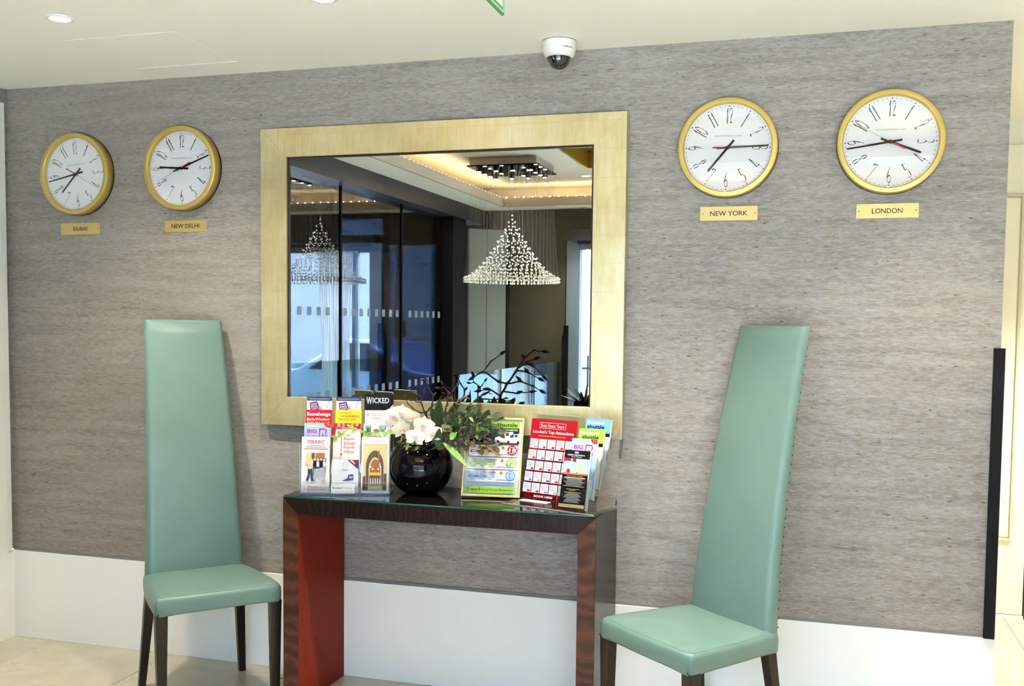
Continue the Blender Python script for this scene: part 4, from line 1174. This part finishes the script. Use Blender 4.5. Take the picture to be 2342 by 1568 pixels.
for j in range(5):
    for i in range(5):
        u = .025 + i * .193; v = .765 - (j + 1) * .138
        c.rect(u, u + .172, v, v + .118, P_LGREY, 'attraction_panel')
        c.lines([(u + .012, u + .075, v + .106)] + [(u + .012, u + .155 - .02 * (q % 3), v + .092 - q * .0115) for q in range(5)], P_GREY, .0045)
        mm_ = (P_GREY, P_RED, P_DSTONE, P_BADGE, P_DRED)[(i * 2 + j) % 5]
        c.rect(u + .10, u + .16, v + .008, v + .030, mm_, 'attraction_logo')
c.text('BOOK HERE', .50, .035, .40, .026, P_WHITE, .03)
card = tag(MB().box(-0.06, 0.06, -0.016, 0.016, 0, 0.002).build('loose_card', P_EDGE), 'blank cream card lying in front of the red poster', 'card')
card.location = SO + sdir * 0.085 + sback * -0.045 + Vector((0, 0, 0.0032)); card.rotation_euler = (0, 0, SA)

def sc_card(k, label, col_m, h=0.21):
    p = SO + sdir * (0.305 - 0.0095 * k) + sback * (-0.012 - 0.031 * k) + Vector((0, 0, 0.108 - 0.0335 * k))
    return Card('leaflet', label, 'leaflet', p, SA + math.radians(6), math.radians(14), 0.098, h, 0.012, col_m, 'leaflets in the clear poster stand')
c = sc_card(0, 'sky blue leaflet reading Stansted shuttle', P_BLUE); c.text('Stansted', .40, .935, .66, .052, P_WHITE, .03); c.text('shuttle', .42, .865, .68, .060, P_BLACK, .03); c.rect(0, 1, .70, .76, P_BLACK); c.rect(0, 1, 0, .70, P_WHITE)
c = sc_card(1, 'lime green leaflet reading Heathrow shuttle', P_GREEN); c.text('Heathrow', .44, .93, .76, .052, P_WHITE, .03); c.text('shuttle', .48, .86, .64, .060, P_BLACK, .02); c.rect(0, 1, .70, .76, P_BLACK); c.rect(0, 1, 0, .70, P_WHITE)
c = sc_card(2, 'pale blue bus tour leaflet in the poster stand', P_LBLUE); bigbus(c)
c = sc_card(3, 'black cab-tour leaflet with a city skyline, nearest the table edge', P_BLACK, 0.205)
c.rect(.40, .54, .945, .975, P_WHITE); c.text('PREMIER CARS BOOKING', .46, .915, .68, .022, P_WHITE, .02); c.text('24 Hr Service', .48, .885, .40, .016, P_WHITE, .01)
c.rect(0, 1, .585, .855, P_LBLUE)
c.polys([[(0, .855), (.50, .855), (.44, .80), (.12, .81), (0, .79)]], P_RED); c.polys([[(.06, .825), (.22, .85), (.30, .80), (.26, .80), (.18, .825), (.04, .80)], [(.34, .85), (.50, .83), (.48, .79), (.42, .80)]], P_NAVY); c.polys([[(.30, .855), (.34, .855), (.33, .80), (.29, .80)]], P_WHITE)
c.polys([[(.62, .60), (.73, .60), (.72, .76), (.70, .83), (.685, .845), (.67, .83), (.64, .76)]], P_TAN); c.polys([[(.34, .60), (.44, .60), (.43, .69), (.38, .69)]], P_STONE); c.polys([[(.14, .59), (.30, .59), (.30, .65), (.24, .68), (.16, .66)], [(.50, .59), (.60, .59), (.58, .63)]], P_RED); c.rect(.0, 1, .575, .605, P_BROWN)
c.text('See London in Style', .52, .552, .64, .022, P_ORANGE)
c.lines([(.10, .92, .525 - .024 * i) if i % 3 == 0 else (.17 + .03 * (i % 4), .88 - .04 * (i % 3), .525 - .024 * i) for i in range(7)], P_WHITE, .011)
c.lines([(.24, .76, .33), (.34, .62, .31)], P_ORANGE, .009)
c.lines([(.16 + .04 * ((i * 3) % 4), .84 - .05 * ((i * 5) % 3), .275 - .021 * i) for i in range(9)], P_WHITE, .009)
c.rect(0, 1, .015, .075, P_TAN)
for k in range(4):
    yy = -0.012 - 0.031 * k; zz = 0.108 - 0.0335 * k
    o_ = MB().box(-0.056, 0.056, -0.0045, -0.0025, 0.0, 0.11).build('pocket_front', ACRYLIC, stand); o_.location = (0.305 - 0.0095 * k, yy - 0.002, zz - 0.003); o_.rotation_euler = (math.radians(-14), 0, math.radians(6))
    o_ = MB().box(-0.056, 0.056, -0.0045, 0.016, -0.003, -0.001).build('pocket_floor', ACRYLIC, stand); o_.location = (0.305 - 0.0095 * k, yy - 0.002, zz - 0.001); o_.rotation_euler = (math.radians(-14), 0, math.radians(6))
    o_ = MB().box(0.055, 0.0562, -0.0045, 0.016, 0.0, 0.11).build('pocket_edge', ACRYLIC_EDGE, stand); o_.location = (0.305 - 0.0095 * k, yy - 0.002, zz - 0.003); o_.rotation_euler = (math.radians(-14), 0, math.radians(6))

# ------------------------------------------------------------------ vase and flowers
VC = Vector((-0.199, -0.170, ZT))
vs_ = thing('flower_vase', 'round black glazed vase on the console table', 'vase', VC)
prof = []
for k in range(15):
    a_ = -1.12 + (1.12 + 0.98) * k / 14
    prof.append((0.1225 * math.cos(a_), 0.101 + 0.1125 * math.sin(a_)))
prof = [(0.001, prof[0][1] - 0.0005)] + prof + [(prof[-1][0] - 0.004, prof[-1][1] + 0.001), (prof[-1][0] - 0.006, prof[-1][1] - 0.006), (0.075, 0.17), (0.09, 0.13)]
zmin = prof[0][1]
MB().lathe([(r_, z_ - zmin) for r_, z_ in prof], 64, 'z').build('body', VASE_M, vs_)
MB().lathe([(0.001, 0.150), (0.082, 0.150)], 24, 'z').build('soil', mat('moss', s2l(60, 56, 34), 0.9), vs_)

LEAF_D = mat('leaf_dark', s2l(52, 82, 44), 0.4); LEAF_G = mat('leaf_green', s2l(96, 140, 60), 0.4); LEAF_L = mat('leaf_lime', s2l(150, 176, 74), 0.45)
LEAF_S = mat('leaf_sage', s2l(84, 90, 68), 0.6); LEAF_B = mat('leaf_tan', s2l(128, 104, 62), 0.7)
TWIG = mat('twig_dark', s2l(44, 32, 28), 0.7); TWIG_G = mat('twig_grey', s2l(112, 96, 72), 0.8)
PETAL = mat('petal', s2l(214, 202, 182), 0.5, spec=0.15); LIP = mat('petal_lip', s2l(196, 120, 150), 0.5); LIPY = mat('petal_yellow', s2l(220, 180, 60), 0.5)

def leaf_mesh(L, Wd, bend=0.2, fold=0.15, n=6):
    """leaf lying along +z, facing -y"""
    v = []; f = []
    for k in range(n + 1):
        t_ = k / n; w_ = Wd / 2 * math.sin(PI * min(1, t_ ** 0.85)) ** 0.8 if 0 < t_ < 1 else 0.0006
        y_ = -bend * L * t_ * t_
        v += [(-w_, y_ - fold * w_, t_ * L), (0, y_, t_ * L), (w_, y_ - fold * w_, t_ * L)]
    for k in range(n):
        a_ = 3 * k
        f += [(a_, a_ + 1, a_ + 4, a_ + 3), (a_ + 1, a_ + 2, a_ + 5, a_ + 4)]
    mb = MB(); mb.add(v, f, True)
    return mb
def orient(p0, direction, facing):
    z_ = Vector(direction).normalized(); y_ = -Vector(facing); y_ = (y_ - z_ * y_.dot(z_)).normalized(); x_ = y_.cross(z_)
    m_ = Matrix((x_, y_, z_)).transposed().to_4x4(); m_.translation = Vector(p0)
    return m_
def put(mb, m_):
    mb.v = [tuple(m_ @ Vector(p)) for p in mb.v]
    return mb
TOCAM = Vector((0.38, -0.92, 0.05))

# orchids: one spray of separate flowers
orch = thing('orchid_spray', 'spray of cream white orchids spilling left over the vase', 'flowers', VC + Vector((0, 0, 0.16)))
OC = VC + Vector((0, 0, 0.16))
fl_pos = [(-0.262, -0.300, 1.109), (-0.190, -0.290, 1.104), (-0.146, -0.280, 1.075), (-0.216, -0.320, 1.062), (-0.166, -0.310, 1.036), (-0.113, -0.275, 1.046), (-0.246, -0.310, 1.076), (-0.228, -0.295, 1.120)]
stem = MB(); pts = [(-0.17, -0.20, 0.97), (-0.15, -0.23, 1.06), (-0.17, -0.265, 1.10), (-0.22, -0.28, 1.105), (-0.262, -0.285, 1.10)]
stem.tube([Vector(p) - OC for p in pts], 0.0025, 6).build('stem', LEAF_D, orch)
pm_ = {}
for i, p in enumerate(fl_pos):
    rnd = random.Random(i * 7 + 1)
    face = (TOCAM + Vector((rnd.uniform(-.35, .25), rnd.uniform(-.1, .1), rnd.uniform(-.25, .35)))).normalized()
    base = Vector(p) - OC
    right = face.cross(Vector((0, 0, 1))).normalized() * -1; up_ = right.cross(face) * -1
    if up_.z < 0: up_ = -up_
    spin = rnd.uniform(-.3, .3)
    right, up_ = right * math.cos(spin) + up_ * math.sin(spin), up_ * math.cos(spin) - right * math.sin(spin)
    fo = MB().ball(base, 0.0055, 10, 6).build('flower', LIPY, orch)
    s_ = rnd.uniform(0.92, 1.12)
    for ang, L, Wd in ((0, .036, .026), (125, .036, .024), (-125, .036, .024), (68, .040, .042), (-68, .040, .042)):
        a_ = math.radians(ang); d_ = up_ * math.cos(a_) + right * math.sin(a_)
        put(leaf_mesh(L * s_, Wd * s_, rnd.uniform(-.12, .22), -.12, 6), orient(base - face * (0.001 if abs(ang) == 68 else 0.003), d_, face)).build('petal', PETAL, fo)
    put(leaf_mesh(.016 * s_, .012 * s_, .5, .4, 4), orient(base + face * 0.004, -up_ * 0.8 + face * 0.5, face)).build('lip', LIP, fo)
    for sgn in (-1, 1):
        put(leaf_mesh(.010 * s_, .007 * s_, -.3, .2, 3), orient(base + face * 0.003, right * sgn + face * 0.8, face)).build('lip_lobe', LIP, fo)

def bud(mb, p, d, L=0.020, r=0.0052):
    d = Vector(d).normalized(); p = Vector(p)
    mb.tube([p, p + d * L * .25, p + d * L * .55, p + d * L], [r * .4, r, r * .85, r * .08], 8)
def branch(name, label, cat, paths, buds, mt, r0=0.0036, grp=None, off=VC + Vector((0, 0, 0.16))):
    th = thing(name, label, cat, off, group=grp)
    for k, path in enumerate(paths):
        n_ = len(path); rr = r0 if k == 0 else r0 * 0.72
        pp = []; rads = []
        for i in range(n_ - 1):
            for q in range(3):
                t_ = q / 3; a_ = Vector(path[i]); b_ = Vector(path[i + 1])
                pp.append(a_.lerp(b_, t_) + Vector((random.uniform(-1, 1), random.uniform(-1, 1), random.uniform(-1, 1))) * rr * .5 - off)
                rads.append(rr * (1 - .5 * (i + t_) / (n_ - 1)) * (1.35 if q == 0 and i else 1))
        pp.append(Vector(path[-1]) - off); rads.append(rr * .45)
        MB().tube(pp, rads, 7).build('twig', mt, th)
    for p, d in buds:
        mb = MB(); bud(mb, Vector(p) - off, d); mb.build('bud', mt, th)
    return th
V0 = (-0.165, -0.195, 0.97)
branch('magnolia_branch', 'dark budding twig rising at the left of the vase, before the mirror', 'branch',
       [[V0, (-0.164, -0.2, 1.097), (-0.172, -0.2, 1.119), (-0.188, -0.2, 1.155), (-0.185, -0.2, 1.174), (-0.220, -0.2, 1.194), (-0.232, -0.2, 1.203)],
        [(-0.172, -0.2, 1.119), (-0.184, -0.22, 1.120), (-0.212, -0.22, 1.134), (-0.232, -0.22, 1.151), (-0.242, -0.22, 1.172)],
        [(-0.188, -0.2, 1.155), (-0.205, -0.2, 1.158), (-0.222, -0.2, 1.163)]],
       [((-0.232, -0.2, 1.203), (-.6, 0, .5)), ((-0.242, -0.22, 1.170), (-.25, 0, .9)), ((-.222, -.2, 1.163), (-.5, 0, .1))], TWIG, grp='dark budding twigs in the vase')
branch('magnolia_branch', 'tallest dark twig in the vase with a bent bud at its tip', 'branch',
       [[(-0.160, -0.195, 0.97), (-0.168, -0.2, 1.119), (-0.145, -0.2, 1.142), (-0.138, -0.2, 1.182), (-0.155, -0.2, 1.208), (-0.165, -0.2, 1.222), (-0.163, -0.2, 1.244), (-0.175, -0.2, 1.243)],
        [(-0.165, -0.2, 1.214), (-0.175, -0.2, 1.207), (-0.176, -0.2, 1.200)], [(-0.145, -0.2, 1.142), (-0.118, -0.19, 1.160), (-0.108, -0.19, 1.185)]],
       [((-0.172, -0.2, 1.244), (-.9, 0, -.25)), ((-0.176, -0.2, 1.204), (0, 0, -1)), ((-0.138, -0.2, 1.182), (.5, 0, .6))], TWIG, grp='dark budding twigs in the vase')
branch('magnolia_branch', 'short dark forked twig behind the tall leaf in the vase', 'branch',
       [[(-0.150, -0.195, 0.97), (-0.094, -0.2, 1.121), (-0.083, -0.2, 1.151), (-0.079, -0.2, 1.202), (-0.099, -0.2, 1.216), (-0.118, -0.2, 1.210)], [(-0.099, -0.2, 1.216), (-0.103, -0.2, 1.227)], [(-0.079, -0.2, 1.19), (-0.060, -0.19, 1.205), (-0.050, -0.19, 1.222)]],
       [((-0.103, -0.2, 1.225), (-.2, 0, 1)), ((-0.114, -0.2, 1.211), (-1, 0, .2)), ((-0.079, -0.2, 1.202), (.3, 0, -.5)), ((-0.050, -0.19, 1.220), (.5, 0, .8))], TWIG, grp='dark budding twigs in the vase')
branch('lichen_branch', 'grey brown lichen-covered branch leaning right out of the vase', 'branch',
       [[(-0.150, -0.18, 0.97), (-0.125, -0.16, 1.058), (-0.094, -0.16, 1.100), (-0.074, -0.16, 1.137), (-0.047, -0.16, 1.168), (-0.008, -0.16, 1.191)],
        [(-0.047, -0.16, 1.168), (-0.024, -0.16, 1.179), (-0.008, -0.16, 1.173)], [(-0.094, -0.16, 1.1), (-0.12, -0.17, 1.115), (-0.15, -0.18, 1.108)], [(-0.06, -0.17, 1.15), (0.00, -0.18, 1.150), (0.035, -0.19, 1.155)]],
       [((-.15, -.18, 1.108), (-1, 0, .2)), ((0.033, -0.19, 1.155), (1, 0, .1))], TWIG_G, 0.0046)

def big_leaf(label, p0, p1, Wd, mt, bend=.15, facing=TOCAM, nm='broad_leaf'):
    th = thing(nm, label, 'leaf', VC + Vector((0, 0, 0.16)), group='leaves in the vase')
    d_ = Vector(p1) - Vector(p0)
    put(leaf_mesh(d_.length, Wd, bend, .25, 9), orient(Vector(p0) - OC, d_, facing)).build('blade', mt, th)
    MB().tube([Vector((-0.17, -0.2, 0.965)) - OC, Vector(p0) - OC], 0.0018, 5).build('leaf_stalk', mt, th)
big_leaf('upright dark green leaf in the middle of the vase', (-0.135, -0.17, 1.03), (-0.122, -0.18, 1.178), 0.042, LEAF_D)
big_leaf('green leaf leaning left behind the orchids', (-0.120, -0.15, 1.05), (-0.155, -0.19, 1.140), 0.040, LEAF_D, .1)
big_leaf('broad green leaf arching right over the sage foliage', (-0.085, -0.15, 1.085), (0.055, -0.20, 1.115), 0.075, LEAF_G, -.2, TOCAM + Vector((0, 0, .8)))
big_leaf('green leaf standing behind the lichen branch', (-0.10, -0.12, 1.05), (-0.060, -0.13, 1.170), 0.060, LEAF_G)
big_leaf('long narrow green leaf hanging down right of the vase', (-0.062, -0.295, 1.020), (0.050, -0.345, 0.955), 0.024, LEAF_G, -.15, TOCAM + Vector((0, 0, .7)))
big_leaf('dark leaf low at the right of the orchids', (-0.10, -0.26, 1.00), (-0.085, -0.275, 1.075), 0.030, LEAF_D)

sg = thing('sage_foliage', 'clump of dusty sage foliage at the right of the vase', 'foliage', OC)
rnd = random.Random(11)
stalks = MB()
for i in range(230):
    u, v = rnd.uniform(0, 1), rnd.uniform(0, 1)
    x_ = -0.068 + 0.172 * u; z_ = 0.985 + 0.145 * v * (1 - .5 * (u - .5) ** 2) + .012 * (.5 - u); y_ = -0.315 + 0.15 * rnd.random() + 0.05 * abs(u - .5)
    d_ = Vector((x_ + 0.05, y_ + 0.2, z_ - 1.03)).normalized() * .7 + Vector((rnd.uniform(-.7, .7), rnd.uniform(-.5, .2), rnd.uniform(-.7, .7)))
    low = z_ < 1.045
    L = rnd.uniform(.016, .030) if low else rnd.uniform(.026, .046)
    mt = (LEAF_B if rnd.random() < .55 else LEAF_S) if low else (LEAF_S if rnd.random() < .72 else (LEAF_D if rnd.random() < .6 else LEAF_G))
    put(leaf_mesh(L, L * (rnd.uniform(.35, .6) if low else rnd.uniform(.42, .72)), rnd.uniform(-.2, .4), .3, 5), orient(Vector((x_, y_, z_)) - OC, d_, TOCAM + Vector((rnd.uniform(-.6, .6), 0, rnd.uniform(-.3, .8))))).build('leaf', mt, sg)
for i in range(16):
    x_ = -0.06 + .15 * rnd.random(); stalks.tube([Vector((-.14, -.2, .97)) - OC, Vector((x_ * .5 - .05, -.24, 1.02)) - OC, Vector((x_, -.26 + .05 * rnd.random(), 1.05 + .05 * rnd.random())) - OC], .0012, 5)
o_ = stalks.build('stalks', TWIG_G, sg); o_['kind'] = 'stuff'

iv = thing('trailing_ivy', 'lime green trailing sprig in front of the leaflets', 'foliage', OC)
ivp = [(-0.165, -0.27, 1.00), (-0.23, -0.315, 1.045), (-0.295, -0.335, 1.057), (-0.352, -0.355, 1.047), (-0.387, -0.372, 1.075), (-0.419, -0.385, 1.052), (-0.450, -0.392, 1.024)]
MB().tube([Vector(p) - OC for p in ivp], .0013, 5).build('stem', LEAF_L, iv)
for i in range(26):
    k = 1 + int(rnd.random() * 5.99); t_ = rnd.random()
    p = Vector(ivp[k - 1]).lerp(Vector(ivp[k]), t_)
    put(leaf_mesh(rnd.uniform(.016, .026), rnd.uniform(.010, .018), .1, .2, 4), orient(p - OC, Vector((rnd.uniform(-1, .4), -.3, rnd.uniform(-1, 1))), TOCAM)).build('leaf', LEAF_L if rnd.random() < .7 else LEAF_G, iv)
dg_ = thing('dried_leaves', 'brown green dried leaves hanging at the left rim of the vase', 'foliage', OC)
for i in range(22):
    p = Vector((-0.235 + .09 * rnd.random(), -0.30 + .03 * rnd.random(), 0.995 + .045 * rnd.random()))
    put(leaf_mesh(rnd.uniform(.014, .028), rnd.uniform(.007, .012), .2, .3, 4), orient(p - OC, Vector((rnd.uniform(-1, .3), -.3, rnd.uniform(-1, .4))), TOCAM)).build('leaf', (LEAF_B, LEAF_L, TWIG, LEAF_G)[i % 4], dg_)

# ------------------------------------------------------------------ low table and plants seen only in the mirror
ctb = thing('side_table', 'pale round side table carrying the plants, in the mirror', 'table', (-0.42, -2.55, 0))
MB().lathe([(0.001, 0.715), (0.42, 0.715), (0.43, 0.728), (0.42, 0.74), (0.001, 0.74)], 48, 'z').build('table_top', WHITE, ctb)
MB().lathe([(0.22, 0), (0.22, 0.015), (0.04, 0.03), (0.035, 0.4), (0.05, 0.715)], 32, 'z', True).build('pedestal', CHROME, ctb)
bv = thing('branch_vase', 'black vase of bare magnolia branches, in the mirror', 'vase', (-0.66, -2.30, 0.74))
MB().lathe([(0.001, 0), (0.05, 0), (0.075, 0.06), (0.06, 0.13), (0.04, 0.16), (0.035, 0.155), (0.03, 0.10)], 32, 'z').build('body', VASE_M, bv)
BO = Vector((-0.66, -2.30, 0.86))
def mp(px, pz, dy=0.0):
    return (px, -2.30 + dy, pz)
main = [mp(-0.66, 0.86), mp(-0.645, 1.0), mp(-0.60, 1.08), mp(-0.545, 1.16), mp(-0.49, 1.21), mp(-0.43, 1.235)]
side = [[mp(-0.60, 1.08), mp(-0.66, 1.10, .03), mp(-0.74, 1.155, .05), mp(-0.69, 1.22, .06), mp(-0.63, 1.262, .06)],
        [mp(-0.545, 1.16), mp(-0.50, 1.24, -.03), mp(-0.44, 1.29, -.04), mp(-0.39, 1.285, -.04)],
        [mp(-0.60, 1.08), mp(-0.50, 1.10, .03), mp(-0.42, 1.07, .04), mp(-0.38, 1.05, .04)],
        [mp(-0.49, 1.21), mp(-0.42, 1.19, .02), mp(-0.37, 1.14, .02)], [mp(-0.645, 1.0), mp(-0.72, 1.04, -.03), mp(-0.78, 1.03, -.03)],
        [mp(-0.54, 1.165), mp(-0.47, 1.15, -.03), mp(-0.41, 1.12, -.03)], [mp(-0.63, 1.03), mp(-0.55, 1.02, -.04), mp(-0.47, 1.03, -.05)], [mp(-0.74, 1.155, .05), mp(-0.80, 1.12, .05)]]
bds = []
for s_ in [main] + side:
    bds.append((s_[-1], Vector(s_[-1]) - Vector(s_[-2])))
for s_ in side:
    bds.append((s_[1], (random.uniform(-1, 1), random.uniform(-.4, .4), random.uniform(-.2, 1))))
bt = branch('magnolia_branch', 'large dark magnolia branch with buds standing in the far vase, in the mirror', 'branch', [main] + side, [], TWIG, 0.0085, off=BO)
for p, d in bds:
    mb = MB(); bud(mb, Vector(p) - BO, d, .050, .0115); mb.build('bud', TWIG, bt)
pp_ = thing('potted_plant', 'spiky green plant in a black tapered pot, in the mirror', 'plant', (-0.20, -2.70, 0.74))
MB().lathe([(0.001, 0), (0.045, 0), (0.07, 0.22), (0.062, 0.22), (0.05, 0.19), (0.001, 0.19)], 28, 'z').build('pot', VASE_M, pp_)
for i in range(26):
    a_ = rnd.uniform(0, 2 * PI); el = rnd.uniform(.25, 1.3)
    put(leaf_mesh(rnd.uniform(.09, .16), rnd.uniform(.016, .03), rnd.uniform(.0, .3), .3, 5), orient((0.02 * math.cos(a_), .02 * math.sin(a_), .20), (math.cos(a_) * math.cos(el), math.sin(a_) * math.cos(el), math.sin(el)), (math.cos(a_), math.sin(a_), .3))).build('leaf', LEAF_D, pp_)
